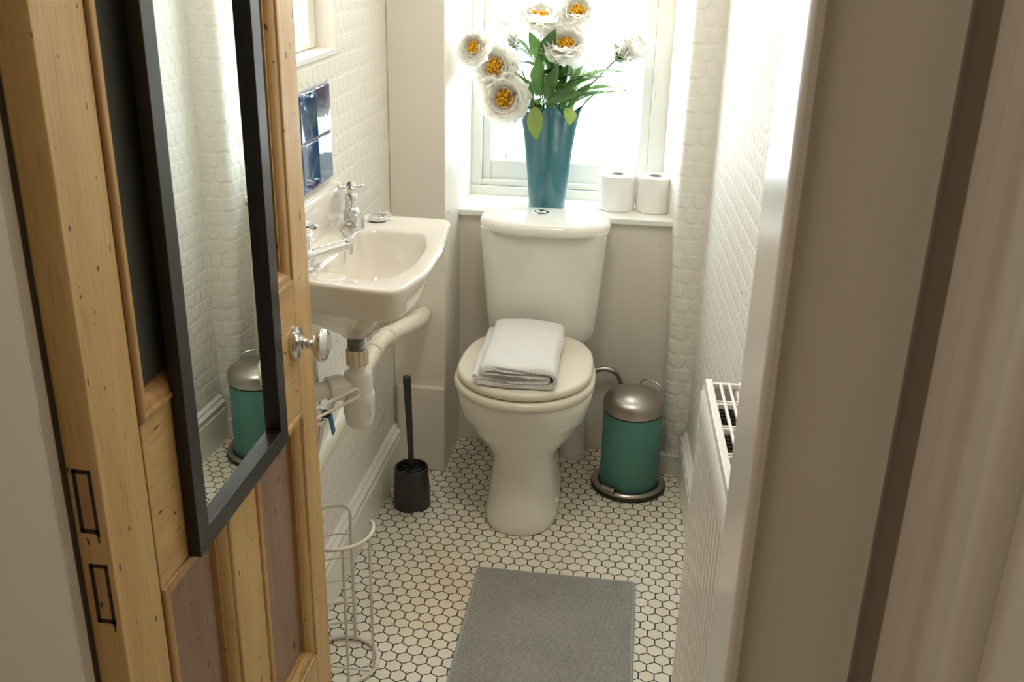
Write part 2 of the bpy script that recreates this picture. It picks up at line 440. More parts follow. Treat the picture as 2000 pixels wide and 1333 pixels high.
# side window in the left wall
wf = MB(); fx0, fx1 = LW - 0.13, LW - 0.042
wf.box(fx0, fx1, WY1 - 0.045, WY1 - 0.004, WZ0 + .0005, WZ1); wf.box(fx0, fx1, WY0 + 0.002, WY0 + 0.045, WZ0 + .0005, WZ1)
wf.box(fx0 + .001, fx1 - .001, WY0 + .045, WY1 - 0.045, WZ0 + 0.0005, WZ0 + 0.012); wf.box(fx0, fx1, WY0 + .045, WY1 - .045, WZ1 - 0.04, WZ1)
w2 = struct('window_2', wf, 'gloss', 'small side window high in the left wall', bev=0.002)
struct('window_pane', MB().box(fx0 + 0.012, fx0 + 0.016, WY0 + 0.03, WY1 - 0.03, WZ0 + 0.01, WZ1 - 0.03), 'pane2', parent=w2)
struct('window_sill', MB().box(LW - 0.199, LW + 0.004, WY0, WY1 + 0.004, WZ0 - 0.012, WZ0), 'gloss', parent=w2, bev=0.002)
struct('window_reveal', MB().box(LW - 0.044, LW + 0.001, WY1 - 0.003, WY1 + 0.001, WZ0, WZ1), 'paint', parent=w2)
# baseboards
def skirt_profile(t=0.018, h=0.150):
    return [(0, 0), (t, 0), (t, h * .70), (t * .72, h * .74), (t * .95, h * .79), (t * .95, h * .85), (t * .45, h * .90), (t * .55, h * .95), (t * .2, h), (0, h)]
b = MB(); b.loft([[(LW + u - 0.001, y, v) for u, v in skirt_profile(0.020)] for y in (0.99, 2.59)])
struct('baseboard_left', b, 'gloss', 'white moulded skirting board below the basin')
b = MB(); b.loft([[(RWx(y) - u + 0.002, y, v) for u, v in skirt_profile(0.020)] for y in (0.99, 2.69)])
struct('baseboard_right', b, 'gloss', 'white moulded skirting board below the radiator')
# door opening: partition, linings, casings, hall
JR, JL = 0.113, -0.592
b = MB(); b.box(-1.6, JL - 0.012, 0.832, 0.99, 0, 2.4); b.box(JR + 0.02, 0.6, 0.832, 0.985, 0, 2.4); b.box(JL - 0.02, JR + 0.03, 0.832, 0.985, 2.06, 2.4)
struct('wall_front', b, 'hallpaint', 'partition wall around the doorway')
b = MB(); b.box(JR + .0004, JR + 0.022, 0.826, 0.995, 0, 2.06)
struct('trim_2', b, 'gloss', 'bright white door lining on the right', bev=0.003)
def casing(sgn, x0, w):
    p = [(0, .832), (0, .816), (.003, .811), (.009, .810), (.013, .816), (.018, .8175), (.055 * w / .115, .8165), (.058 * w / .115, .8145), (.078 * w / .115, .8145), (.082 * w / .115, .812), (w - .012, .8115), (w - .004, .808), (w, .812), (w, .832)]
    return [(x0 + sgn * u, v) for u, v in p]
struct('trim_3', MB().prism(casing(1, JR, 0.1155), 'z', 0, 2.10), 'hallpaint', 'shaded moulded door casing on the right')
lp = [(JL + 0.020, .806), (JL + 0.004, .832), (JL + 0.004, .85), (JL - .14, .85), (JL - .14, .806), (JL - .128, .803), (JL - .118, .806), (JL - .093, .8065), (JL - .087, .802), (JL - .08, .802), (JL - .074, .8065), (JL + 0.014, .8065)]
struct('trim_4', MB().prism(lp, 'z', 0, 2.10), 'gloss', 'pale door casing at the far left edge', bev=0.0015)  # hall light put into the colour: lighter paint than the right casing
cp = [(.30, .773), (.236, .773), (.2352, .748), (.2385, .738), (.2345, .729), (.2350, .722), (.2415, .714), (.2405, .700), (.2365, .688), (.2355, .668), (.2325, .655), (.2345, .648), (.2335, .622), (.2290, .612), (.2275, .600), (.2310, .588), (.2375, .583), (.30, .583)]
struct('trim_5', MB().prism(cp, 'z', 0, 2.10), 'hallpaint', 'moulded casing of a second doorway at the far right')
b = MB(); b.box(0.245, 0.6, -1.4, 0.5815, 0, 2.4); b.box(0.285, 0.6, 0.58, 0.835, 0, 2.4)
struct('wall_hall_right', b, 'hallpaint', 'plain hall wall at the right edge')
b = MB(); b.box(-1.75, -1.6, -1.4, 1.0, 0, 2.4); b.box(-1.75, 0.6, -1.5, -1.4, 0, 2.4)
struct('wall_hall_left', b, 'hallpaint', 'plain hall wall behind the viewer')

# ================================================================== DOOR
DX0, DX1, DY0, DY1 = -0.587, -0.550, 0.856, 1.536
door = thing('door_1', 'stripped pine panelled door standing open on the left', 'door', (-0.57, DY0, 0)); door['kind'] = 'structure'
def dpart(name, mb, m, **k): return mb.build(name, m, door, **k)
dpart('stile', MB().box(DX0, DX1, DY0, 0.9485, 0.012, 2.0), 'pine', bev=0.0025)
dpart('stile', MB().box(DX0, DX1, 1.4605, DY1, 0.012, 2.0), 'pine', bev=0.0025)
dpart('rail', MB().box(DX0, DX1, 0.95, 1.46, 0.86, 0.972), 'pine_h', bev=0.0012)
dpart('rail', MB().box(DX0, DX1, 0.95, 1.46, 0.748, 0.8592), 'pine_h', bev=0.0012)
dpart('rail', MB().box(DX0, DX1, 0.95, 1.46, 0.012, 0.235), 'pine_h', bev=0.0012)
dpart('rail', MB().box(DX0, DX1, 0.95, 1.46, 1.86, 2.0), 'pine_h', bev=0.0012)
dpart('muntin', MB().box(DX0, DX1, 1.150, 1.247, 0.236, 0.747), 'pine', bev=0.0012)
dpart('dark_joint', MB().box(DX0 + .004, DX1 - 0.0014, 0.9475, 0.9515, 0.012, 2.0).box(DX0 + .004, DX1 - 0.0014, 1.4590, 1.4615, 0.012, 2.0), 'crack')
def moulding(y0, y1, z0, z1, w=0.026, dep=0.017):
    """mitred moulding round an opening, stepping down from the frame to the panel"""
    prof = [(0.0, 0.0008), (0.002, 0.0035), (0.006, 0.0045), (0.009, 0.0035), (0.010, 0.0008), (0.013, 0.0012), (0.018, 0.0002), (0.022, -0.0035), (w - 0.004, -0.0065), (w - .003, -0.0095), (w, -0.010), (w, -dep - 0.004), (0.0, -dep - 0.004)]
    rings = []
    for (cy, cz, sy, sz) in ((y0, z0, 1, 1), (y1, z0, -1, 1), (y1, z1, -1, -1), (y0, z1, 1, -1)):
        rings.append([(DX1 + d, cy + sy * u, cz + sz * u) for u, d in prof])
    b = MB(); b.loft(rings, loop=True); return b
for y0, y1, z0, z1 in ((0.9505, 1.1495, 0.2355, 0.7475), (1.2475, 1.4595, 0.2355, 0.7475)):
    dpart('panel', MB().box(DX0 + .012, DX1 - .018, y0, y1, z0, z1), 'panel')
    dpart('panel_moulding', moulding(y0, y1, z0, z1, 0.030), 'mould')
tag(dpart('glass_panel', MB().box(DX0 + .012, DX1 - .014, 0.951, 1.459, 0.973, 1.859), 'obscure'), 'dark obscured glass')
dpart('panel_moulding', moulding(0.9505, 1.4595, 0.9725, 1.8595, 0.029, 0.013), 'mould')
for z0, z1, dx in ((0.888, 0.966, 0.0), (0.770, 0.848, 0.003)):
    xa, xb = -0.5805 + dx, -0.5585 + dx; yy = DY0
    fr = MB(); t = 0.0052
    for k, (p, q, r, s_) in enumerate(((xa, xa + t, z0, z1), (xb - t * .8, xb, z0 - .004, z1 - .002), (xa, xb, z0 - .001, z0 + t), (xa + .001, xb, z1 - t, z1))):
        fr.box(p, q, yy - 0.0006, yy + 0.003, r, s_)
    fr.box(xb - .003, xb - .001, yy - .0006, yy + .002, z0 - .012, z0); 
    hp = dpart('hinge_patch', fr, 'crack', bev=0.0003)
    MB().box(xa + t, xb - t, yy - 0.0004, yy + 0.004, z0 + t, z1 - t).build('patch_infill', 'mould', hp)
# knob
kc = Vector((DX1, 1.449, 0.874))
kn = MB(); kn.lathe([(0.0001, 0), (0.0265, 0), (0.0275, 0.003), (0.0265, 0.007), (0.020, 0.010), (0.0125, 0.011), (0.0115, 0.015), (0.0001, 0.015)], kc, (1, 0, 0), 40)
ros = dpart('knob_rose', kn, 'chrome'); tag(ros, 'chrome knob rose')
for a in (pi / 2 + .3, -pi / 2 - .2, 0.3, pi + .2):
    MB().lathe([(0.0001, 0), (0.0032, 0), (0.0028, 0.0012), (0.0001, 0.0014)], kc + Vector((0.0088, 0.0195 * cos(a), 0.0195 * sin(a))), (1, 0, 0), 10).build('screw', 'brass', ros)
kn = MB(); kn.lathe([(0.0095, 0.012), (0.0105, 0.016), (0.0085, 0.020), (0.0075, 0.026), (0.009, 0.030), (0.016, 0.034), (0.0235, 0.039), (0.0275, 0.045), (0.0275, 0.049), (0.025, 0.053), (0.016, 0.0565), (0.0001, 0.058)], kc, (1, 0, 0), 40)
tag(dpart('knob', kn, 'chrome', angle=60), 'round chrome door knob')
# mirror hung on the door
mir = thing('mirror', 'tall mirror in a black frame hung on the pine door', 'mirror', (-0.54, 1.18, 0.752))
MX = -0.532; y0, y1, z0, z1 = 1.0243, 1.3506, 0.7475, 1.84
def frame_rings(y0, y1, z0, z1):
    prof = [(0, DX1 + 0.0012), (0, MX), (0.0300, MX), (0.0300, -0.5445), (0.0300, DX1 + 0.0012)]
    return [[(x, cy + sy * u, cz + sz * u) for u, x in prof] for cy, cz, sy, sz in ((y0, z0, 1, 1), (y1, z0, -1, 1), (y1, z1, -1, -1), (y0, z1, 1, -1))]
MB().loft(frame_rings(y0, y1, z0, z1), loop=True).build('mirror_frame', 'black', mir, bev=0.0008)
MB().box(-0.5485, -0.5440, y0 + 0.027, y1 - 0.027, z0 + 0.027, z1 - 0.027, Matrix.Rotation(radians(0.3), 3, 'Z')).build('mirror_glass', 'mirror', mir)

# ================================================================== TOILET
TX = -0.281
t = thing('toilet', 'cream close-coupled toilet with closed ivory seat below the window', 'toilet', (TX, 2.45, 0))
def egg(cx, yf, yb, hw, yw, pf=2.2, pb=2.6, n=48):
    """outline: front half to yf, back half to yb, widest at yw"""
    o = []
    for k in range(n):
        a = 2 * pi * k / n - pi / 2; c, s_ = cos(a), sin(a)
        p = pf if s_ < 0 else pb; L = (yw - yf) if s_ < 0 else (yb - yw)
        o.append((cx + hw * math.copysign(abs(c) ** (2 / p), c), yw + L * math.copysign(abs(s_) ** (2 / p), s_)))
    return o
secs = [(0.0, 2.281, 2.66, 0.099, 2.42, 2.3, 3.2), (0.006, 2.277, 2.662, 0.102, 2.42, 2.3, 3.2), (0.03, 2.283, 2.66, 0.099, 2.42, 2.3, 3.2), (0.09, 2.302, 2.655, 0.091, 2.43, 2.2, 3), (0.15, 2.316, 2.65, 0.0845, 2.43, 2.2, 3), (0.185, 2.318, 2.65, 0.085, 2.44, 2.2, 2.8),
        (0.215, 2.308, 2.655, 0.098, 2.44, 2.2, 2.6), (0.25, 2.285, 2.66, 0.124, 2.43, 2.2, 2.5), (0.285, 2.262, 2.665, 0.147, 2.42, 2.2, 2.5), (0.314, 2.246, 2.67, 0.161, 2.42, 2.2, 2.6), (0.322, 2.239, 2.672, 0.167, 2.42, 2.2, 2.6), (0.33, 2.234, 2.675, 0.170, 2.41, 2.2, 2.6), (0.37, 2.226, 2.69, 0.178, 2.41, 2.2, 2.8), (0.392, 2.222, 2.70, 0.181, 2.41, 2.2, 3), (0.398, 2.226, 2.698, 0.178, 2.41, 2.2, 3)]
b = MB(); b.loft([[(u, v, z) for u, v in egg(TX, yf, yb, hw, yw, pf, pb)] for z, yf, yb, hw, yw, pf, pb in secs])
b.build('bowl', 'china', t, angle=70)
# soft foot bolt cover
MB().ball((TX + 0.092, 2.40, 0.05), 0.011, 2).build('bolt_cap', 'china', t)
def slab(o, z0, z1, r, m, name, par, crown=0.0):
    rings = []; cx = sum(p[0] for p in o) / len(o); cy = sum(p[1] for p in o) / len(o)
    def sc(d): 
        return [(p[0] + (cx - p[0]) * d / max(1e-6, math.hypot(p[0] - cx, p[1] - cy)), p[1] + (cy - p[1]) * d / max(1e-6, math.hypot(p[0] - cx, p[1] - cy))) for p in o]
    for k in range(5):
        a = pi / 2 * k / 4; rings.append([(u, v, z0 + r * (1 - sin(a))) for u, v in sc(r * (1 - cos(a)))][:]) if False else None
    rings.append([(u, v, z0) for u, v in sc(r)])
    for k in range(1, 5):
        a = pi / 2 * k / 4; rings.append([(u, v, z0 + r * (1 - cos(a))) for u, v in sc(r * (1 - sin(a)))])
    for k in range(0, 5):
        a = pi / 2 * k / 4; rings.append([(u, v, z1 - r * (1 - sin(a))) for u, v in sc(r * (1 - cos(a)))])
    for q, h in ((0.03, .35), (0.07, .7), (0.12, .95)):
        rings.append([(u, v, z1 + crown * h) for u, v in sc(r + q)])
    b = MB(); b.loft(rings); return b.build(name, m, par, angle=50)
slab(egg(TX - .002, 2.208, 2.635, 0.186, 2.40, 2.02, 2.7), 0.399, 0.425, 0.012, 'seat', 'seat', t)
slab(egg(TX - .002, 2.216, 2.642, 0.178, 2.40, 2.02, 2.9), 0.4265, 0.450, 0.011, 'seat', 'seat_lid', t, 0.0015)
for sx in (-0.075, 0.075): MB().box(TX + sx - 0.02, TX + sx + 0.02, 2.638, 2.668, 0.398, 0.432).build('seat_hinge', 'seat', t, bev=0.005)
CX = -0.274
def cis(z):
    f = (z - 0.40) / 0.345; hw = 0.148 + 0.028 * f ** 0.8; yf = 2.652 - 0.030 * f
    k = 1.0
    return rounded([(CX - hw, 2.803), (CX - hw, yf + .02), (CX - hw * .82, yf + 0.004), (CX, yf - 0.008), (CX + hw * .82, yf + 0.004), (CX + hw, yf + .02), (CX + hw, 2.803)], [0.006, 0.03, .03, .4, .03, 0.03, 0.006], 6)
b = MB(); rr = []
for z, ins in ((0.402, .045), (0.406, .028), (0.414, .014), (0.43, 0.004), (0.45, 0), (0.52, 0), (0.6, 0), (0.68, 0), (0.748, 0)):
    o = cis(z); rr.append(ring([(CX + (u - CX) * (1 - ins / 0.15), v + (2.73 - v) * ins / .12) for u, v in o], (CX, 2.73), 72, z))
b.loft(rr); b.build('cistern', 'china', t, angle=50)
lo = egg(CX, 2.597, 2.808, 0.183, 2.715, 2.7, 2.9, 96)
def cl(z, ins): return ring([(CX + (u - CX) * (1 - ins / .18), 2.71 + (v - 2.71) * (1 - ins / .10)) for u, v in lo], (CX, 2.71), 72, z)
b = MB(); b.loft([cl(0.740, .006), cl(0.741, .002), cl(0.746, 0), cl(0.758, .0), cl(0.767, .004), cl(0.773, .012), cl(0.777, .025), cl(0.7795, .045), cl(0.781, .07), cl(0.7815, .09)])
b.build('cistern_lid', 'china', t, angle=60)
fb = MB().lathe([(0.0001, 0.779), (0.022, 0.7805), (0.0225, 0.783), (0.019, 0.7845), (0.0145, 0.784), (0.0135, 0.782)], (CX - .013, 2.708, 0), seg=32)
fr = fb.build('flush_ring', 'chrome', t)
tag(MB().lathe([(0.0001, 0.781), (0.0128, 0.782), (0.0128, 0.786), (0.011, 0.7875), (0.0001, 0.7885)], (CX - .013, 2.708, 0), seg=24).build('flush_button', 'chrome', fr), 'chrome flush button')
# supply hose and soil pipe
h = thing('supply_hose', 'bent grey metal supply hose between toilet and bin', 'hose', (-0.03, 2.78, 0))
MB().tube(bez([(-0.150, 2.765, 0.300), (-0.12, 2.765, 0.2915), (-0.085, 2.768, 0.297), (-0.055, 2.77, 0.288), (-0.036, 2.775, 0.255), (-0.030, 2.778, 0.21), (-0.030, 2.78, 0.03), (-0.03, 2.78, 0.001)], 8), 0.0085, 12).build('hose', 'steel', h)
MB().lathe([(0.0125, 0.0), (0.0125, 0.02), (0.011, 0.022), (0.0001, 0.022)], (-0.150, 2.765, 0.2995), (1, 0, -0.2), 6).build('hose_nut', 'brass', h)
sp = thing('soil_pipe', 'short pale plastic soil pipe rising behind the toilet bowl', 'pipe', (-0.170, 2.755, 0))
MB().lathe([(0.0001, 0), (0.040, 0), (0.040, 0.022), (0.036, 0.026), (0.034, 0.03), (0.034, 0.235), (0.0001, 0.235)], (-0.170, 2.762, 0), seg=28).build('pipe_body', 'pvc', sp)

# folded towel on the seat lid
tw = thing('towel', 'folded white terry towel lying on the toilet lid', 'towel', (-0.30, 2.44, 0.453))
def ribbon(path, y0, y1, th, name, ny=28, twist=0.0, seed=1):
    """a thick cloth sheet: path in x,z swept along y"""
    p = bez([(x, 0, z) for x, z in path], 7); n = len(p); rings = []
    rnd = random.Random(seed); ph = [rnd.uniform(0, 6) for _ in range(6)]
    loop = []
    for i in range(n):
        tv = (p[min(i + 1, n - 1)] - p[max(i - 1, 0)]).normalized(); nv = Vector((-tv.z, 0, tv.x))
        e = th / 2 * (0.55 if i in (0, n - 1) else 1.0); loop.append((p[i] + nv * e, p[i] - nv * e))
    outl = [a for a, _ in loop] + [c for _, c in reversed(loop)]
    for j in range(ny + 1):
        f = j / ny; y = y0 + (y1 - y0) * f; sk = twist * (f - .5)
        r = []
        for q in outl:
            wv = 0.0016 * sin(f * 9 + ph[0] + q.x * 30) + 0.0012 * sin(f * 17 + ph[1] + q.x * 50)
            yy = y + (0.004 * sin(q.x * 40 + ph[2]) + 0.003 * sin(q.z * 200 + ph[3])) * (1 - 2 * f)
            e = 0.010 * (1 - cos(min(f, 1 - f, 0.08) / 0.08 * pi / 2 + pi / 2 - pi / 2)) * 0
            hgt = (q.z - 0.4535)
            drop = 1.0 - 0.10 * max(0, 1 - min(f, 1 - f) / 0.06) ** 2
            r.append((q.x + sk * 0.06 + wv, yy, 0.4535 + hgt * 1.22 * drop + wv * 0.6 * min(1, hgt / .02)))
        rings.append(r)
    b = MB(); b.loft(rings); return b.build(name, 'terry', tw, angle=75, origin=None)
ribbon([(-0.392, 0.4605), (-0.300, 0.4585), (-0.225, 0.4590), (-0.203, 0.4635), (-0.196, 0.4735), (-0.199, 0.4850), (-0.212, 0.4935), (-0.26, 0.4955), (-0.33, 0.4960), (-0.366, 0.4945), (-0.380, 0.4880), (-0.374, 0.4815), (-0.33, 0.4800), (-0.26, 0.4805), (-0.222, 0.4800), (-0.2135, 0.4745), (-0.222, 0.4695), (-0.26, 0.4690), (-0.34, 0.4705), (-0.404, 0.4715)], 2.245, 2.592, 0.0088, 'folded_cloth', twist=-0.15)

# ================================================================== BASIN
bs = thing('wash_basin', 'small cream ceramic wash basin fixed to the left wall', 'basin', (-0.56, 1.9, 0.9))
outer = rounded([(LW + .0005, 1.690), (-0.50, 1.656), (-0.428, 1.650), (-0.400, 1.78), (-0.402, 1.93), (-0.4305, 2.158), (LW + .0005, 2.166)], [0.004, 0.10, 0.030, 0.18, 0.3, 0.028, 0.004], 8)
inner = rounded([(-0.612, 1.728), (-0.468, 1.705), (-0.436, 1.82), (-0.440, 1.95), (-0.468, 2.052), (-0.612, 2.046)], [0.05, 0.05, 0.2, 0.2, 0.05, 0.05], 8)
oc = (-0.55, 1.87); NB = 96
def oring(z, ins=0.0, tgt=None, f=0.0):
    o = ring(outer, oc, NB, z); out = []
    for k, (x, y, zz) in enumerate(o):
        L = math.hypot(x - oc[0], y - oc[1]); q = 1 - ins / L
        away = max(0.0, ((x - oc[0]) * 0.62 + (y - oc[1]) * 0.78) / L); q -= (ins * 2.6 * away / L if z < 0.885 else 0)
        x2, y2 = oc[0] + (x - oc[0]) * q, oc[1] + (y - oc[1]) * q
        if x < LW + 0.002 and f == 0: x2 = x
        if tgt:
            a = 2 * pi * k / NB; tx, ty = tgt[0] + tgt[2] * cos(a), tgt[1] + tgt[2] * sin(a)
            x2, y2 = x2 + (tx - x2) * f, y2 + (ty - y2) * f
        out.append((x2, y2, z))
    return out
def iring(z, sc=1.0, off=(0, 0), grow=0.0):
    o = ring(inner, oc, NB, z); c2 = (-0.53, 1.88)
    out = []
    for x, y, zz in o:
        L = math.hypot(x - c2[0], y - c2[1]); q = sc * (1 + grow / L)
        out.append((c2[0] + (x - c2[0]) * q + off[0], c2[1] + (y - c2[1]) * q + off[1], z))
    return out
wc = (-0.567, 1.845)
b = MB()
b.loft([oring(0.733, 0, (*wc, 0.030), 1.0), oring(0.741, 0, (*wc, 0.036), 1.0), oring(0.765, .02, (*wc, .05), 0.80), oring(0.795, .022, (*wc, .06), 0.46), oring(0.822, .024, (*wc, .07), 0.16), oring(0.827, .022, (*wc, .07), 0.09), oring(0.836, 0.017, (*wc, .07), 0.03), oring(0.852, 0.012, (*wc, .07), 0.005),
        oring(0.872, 0.006), oring(0.890, 0.0015), oring(0.8955, 0.0010), oring(0.8990, 0.003), oring(0.9005, 0.007), oring(0.9002, 0.012),
        iring(0.899, 1, grow=0.005), iring(0.8965, 1, grow=0.0), iring(0.889, 1, grow=-0.005), iring(0.868, 0.94), iring(0.84, 0.88), iring(0.81, 0.80), iring(0.787, 0.66), iring(0.776, 0.45), iring(0.772, 0.22), iring(0.7705, 0.06)], True, True)
b.build('bowl', 'basin', bs, angle=60)
# upstand against the wall
bp = rounded([(1.694, 0.897), (2.158, 0.897), (2.150, 0.935), (2.132, 0.981), (2.05, 0.988), (1.80, 0.992), (1.694, 0.992)], [0, 0, .03, .02, .3, .1, .02], 6)
def ups(x, ins): 
    return [(x, 1.92 + (v - 1.92) * (1 - ins / .23), 0.895 + (z - 0.895) * (1 - ins / .095)) for v, z in bp]
b = MB(); b.loft([ups(LW + .0005, 0), ups(LW + .014, 0), ups(LW + .020, .004), ups(LW + .023, .012)]); b.build('upstand', 'basin', bs, bev=0.002)
# raised soap rest on the near rim
MB().lathe([(0.0001, 0.9), (0.030, 0.9), (0.027, 0.9018), (0.021, 0.9026), (0.015, 0.9012), (0.0001, 0.9006)], (-0.573, 1.708, 0), seg=28).build('soap_rest', 'basin', bs)
tag(MB().lathe([(0.0001, 0.7715), (0.019, 0.7715), (0.021, 0.7725), (0.019, 0.774), (0.014, 0.773), (0.0001, 0.772)], (-0.535, 1.88, 0), seg=24).build('drain_ring', 'chrome', bs), 'chrome drain ring')
def tap(loc, d, label, rotx=0.3, hs=1.0):
    x, y = loc; z = 0.9; t = thing('pillar_tap', label, 'tap', (x, y, z), 'cross-head taps on the basin')
    d = Vector((d[0], d[1], 0)).normalized()
    body = MB(); body.lathe([(0.0001, 0.0), (0.0205, 0.0), (0.0205, 0.004), (0.0175, 0.007), (0.0185, 0.010), (0.0185, 0.024), (0.0165, 0.034), (0.0125, 0.039), (0.0128, 0.044), (0.0135, 0.046), (0.0135, 0.066), (0.0115, 0.069), (0.0075, 0.070), (0.0072, 0.078), (0.0001, 0.078)], (x, y, z), seg=28)
    body.build('tap_body', 'chrome', t)
    p0 = Vector((x, y, z + 0.022)); L = 0.092
    sp = MB(); sp.tube(bez([p0 + d * 0.010, p0 + d * 0.03 + Vector((0, 0, .004)), p0 + d * 0.06 + Vector((0, 0, .008)), p0 + d * L + Vector((0, 0, .012))], 6), [0.0130 - 0.0008 * k / 18 for k in range(19)], 16)
    spo = sp.build('spout', 'chrome', t)
    e = p0 + d * (L - 0.002) + Vector((0, 0, 0.012))
    MB().lathe([(0.0001, -.016), (0.0100, -.018), (0.0106, -.004), (0.0122, 0.004), (0.0118, 0.0105), (0.006, 0.0105), (0.0001, 0.0105)], e + d * .002, (0, 0, 1), 18).build('nozzle', 'chrome', spo)
    hd = MB(); hz = z + 0.083
    hd.lathe([(0.0001, -.007), (0.0085, -.006), (0.0095, 0), (0.0085, .006), (0.0065, .009), (0.006, .012), (0.0001, .0135)], (x, y, hz), seg=18)
    for k in range(4):
        a = rotx + k * pi / 2; u = Vector((cos(a), sin(a), 0)); q = Vector((x, y, hz))
        hd.tube([q + u * r for r in (0.004, 0.011, 0.017, 0.022, 0.026, 0.0285, 0.0295)], [0.0045, 0.0036, 0.0042, 0.0060, 0.0066, 0.0052, 0.0012], 12)
    hd.build('cross_handle', 'chrome', t, angle=60)
    return t
tap((-0.637, 2.072), (0.08, -0.15), 'chrome cross-head tap on the far back corner of the basin', 0.35)
tap((-0.632, 1.745), (0.62, 0.62), 'chrome cross-head tap half hidden behind the door edge', 0.1)
pl = thing('basin_plug', 'chrome basin plug with coiled chain on the far rim', 'plug', (-0.588, 2.118, 0.9))
MB().lathe([(0.0001, 0.9012), (0.019, 0.9012), (0.021, 0.9035), (0.021, 0.908), (0.0175, 0.911), (0.0001, 0.912)], (-0.590, 2.112, 0), seg=26).build('plug_disc', 'chrome', pl)
ch = MB()
for k in range(22):
    a = k * 0.62; r = 0.007 + 0.0035 * sin(k * 1.7); ch.ball((-0.573 + r * cos(a) * 1.3, 2.113 + r * sin(a), 0.9115 + 0.0022 * (k % 4)), 0.0028, 1)
ch.build('chain_coil', 'chrome', pl)
ch = MB()
for k, q in enumerate(bez([(-0.650, 2.050, 0.9035), (-0.645, 2.02, 0.9032), (-0.628, 1.985, 0.903), (-0.612, 1.95, 0.9025), (-0.604, 1.915, 0.893), (-0.60, 1.89, 0.87)], 9)):
    ch.ball(q, 0.0021, 1)
tag(ch.build('bead_chain', 'chrome', pl), 'thin bead chain')

# waste trap
tr = thing('bottle_trap', 'white plastic bottle trap under the basin', 'trap', (*wc, 0.52))
X0, Y_ = wc
th_ = [(0.0001, 0.7325)]
for k in range(9): th_ += [(0.0200, 0.732 - k * 0.0036), (0.0185, 0.7302 - k * 0.0036)]
th_ += [(0.0001, 0.699)]
MB().lathe(th_, (X0, Y_, 0), seg=28).build('threaded_tail', 'brass', tr)
nb = MB(); nn = []
for z, r in ((0.701, 0.0205), (0.6985, 0.0225), (0.668, 0.0225), (0.666, 0.021)):
    nn.append([(X0 + (r + (0.0012 if k % 4 < 2 else -0.0008)) * cos(2 * pi * k / 48), Y_ + (r + (0.0012 if k % 4 < 2 else -0.0008)) * sin(2 * pi * k / 48), z) for k in range(48)])
nb.loft(nn); nb.build('nut', 'nut', tr, angle=25)
MB().lathe([(0.0001, 0.668), (0.017, 0.668), (0.0175, 0.652), (0.0285, 0.648), (0.0300, 0.643), (0.0300, 0.598), (0.029, 0.594), (0.0001, 0.594)], (X0, Y_, 0), seg=36).build('trap_body', 'pvc', tr)
cup = MB(); cup.lathe([(0.0001, 0.6045), (0.0325, 0.6045), (0.0335, 0.602), (0.0335, 0.583), (0.0308, 0.578), (0.0308, 0.545), (0.028, 0.532), (0.021, 0.5235), (0.010, 0.5205), (0.0001, 0.520)], (X0, Y_, 0), seg=36)
cpo = cup.build('trap_cup', 'pvc', tr)
rb = MB()
for k in range(8):
    a = 2 * pi * k / 8 + .35; c_ = Vector((X0 + 0.0308 * cos(a), Y_ + 0.0308 * sin(a), 0)); rb.box(c_.x - .0022, c_.x + .0022, c_.y - .0026, c_.y + .0026, 0.553, 0.584, Matrix.Rotation(a, 3, 'Z'))
rb.build('grip_rib', 'pvc', cpo, bev=0.001)
od = Vector((-0.78, -0.62, 0)).normalized(); oz = 0.622
arm = MB(); c0 = Vector((X0, Y_, oz))
arm.tube([c0 + od * 0.02, c0 + od * 0.055], 0.0215, 24); arm.tube([c0 + od * 0.05, c0 + od * 0.124], 0.0185, 24)
arm.build('outlet_arm', 'pvc', tr)
nn = []
for q, r in ((0.035, 0.023), (0.037, 0.0265), (0.066, 0.0265), (0.068, 0.024)):
    u = Vector((0, 0, 1)); w_ = od.cross(u)
    nn.append([c0 + od * q + (u * cos(2 * pi * k / 40) + w_ * sin(2 * pi * k / 40)) * (r + (0.0012 if k % 4 < 2 else 0)) for k in range(40)])
MB().loft(nn).build('nut', 'pvc', tr, angle=25)
# cream waste pipe along the wall
wp = thing('waste_pipe', 'cream painted waste pipe running along the wall under the basin', 'pipe', (-0.65, 2.0, 0.4))
pp = MB(); pp.tube(bez([(-0.600, 2.595, 0.498), (-0.602, 2.52, 0.507), (-0.612, 2.47, 0.512), (-0.648, 2.36, 0.515), (-0.6575, 2.315, 0.511), (-0.660, 2.24, 0.500), (-0.661, 2.1, 0.480), (-0.661, 1.95, 0.458), (-0.661, 1.6, 0.41), (-0.661, 1.2, 0.35)], 8), 0.0225, 20)
pp.build('pipe_run', 'pipe', wp, angle=60)
for p, d in (((-0.6005, 2.545, 0.504), (0, 1, -.1)), ((-0.645, 2.372, 0.515), (-.3, 1, 0)), ((-0.6595, 2.29, 0.507), (0, 1, .12))):
    MB().lathe([(0.0225, -0.012), (0.0255, -0.009), (0.0255, 0.009), (0.0225, 0.012)], p, d, 24).build('pipe_collar', 'pipe', wp)
wp2 = MB().tube(bez([(-0.655, 1.66, 0.40), (-0.655, 1.662, 0.3), (-0.655, 1.664, 0.17)], 4), 0.012, 14)
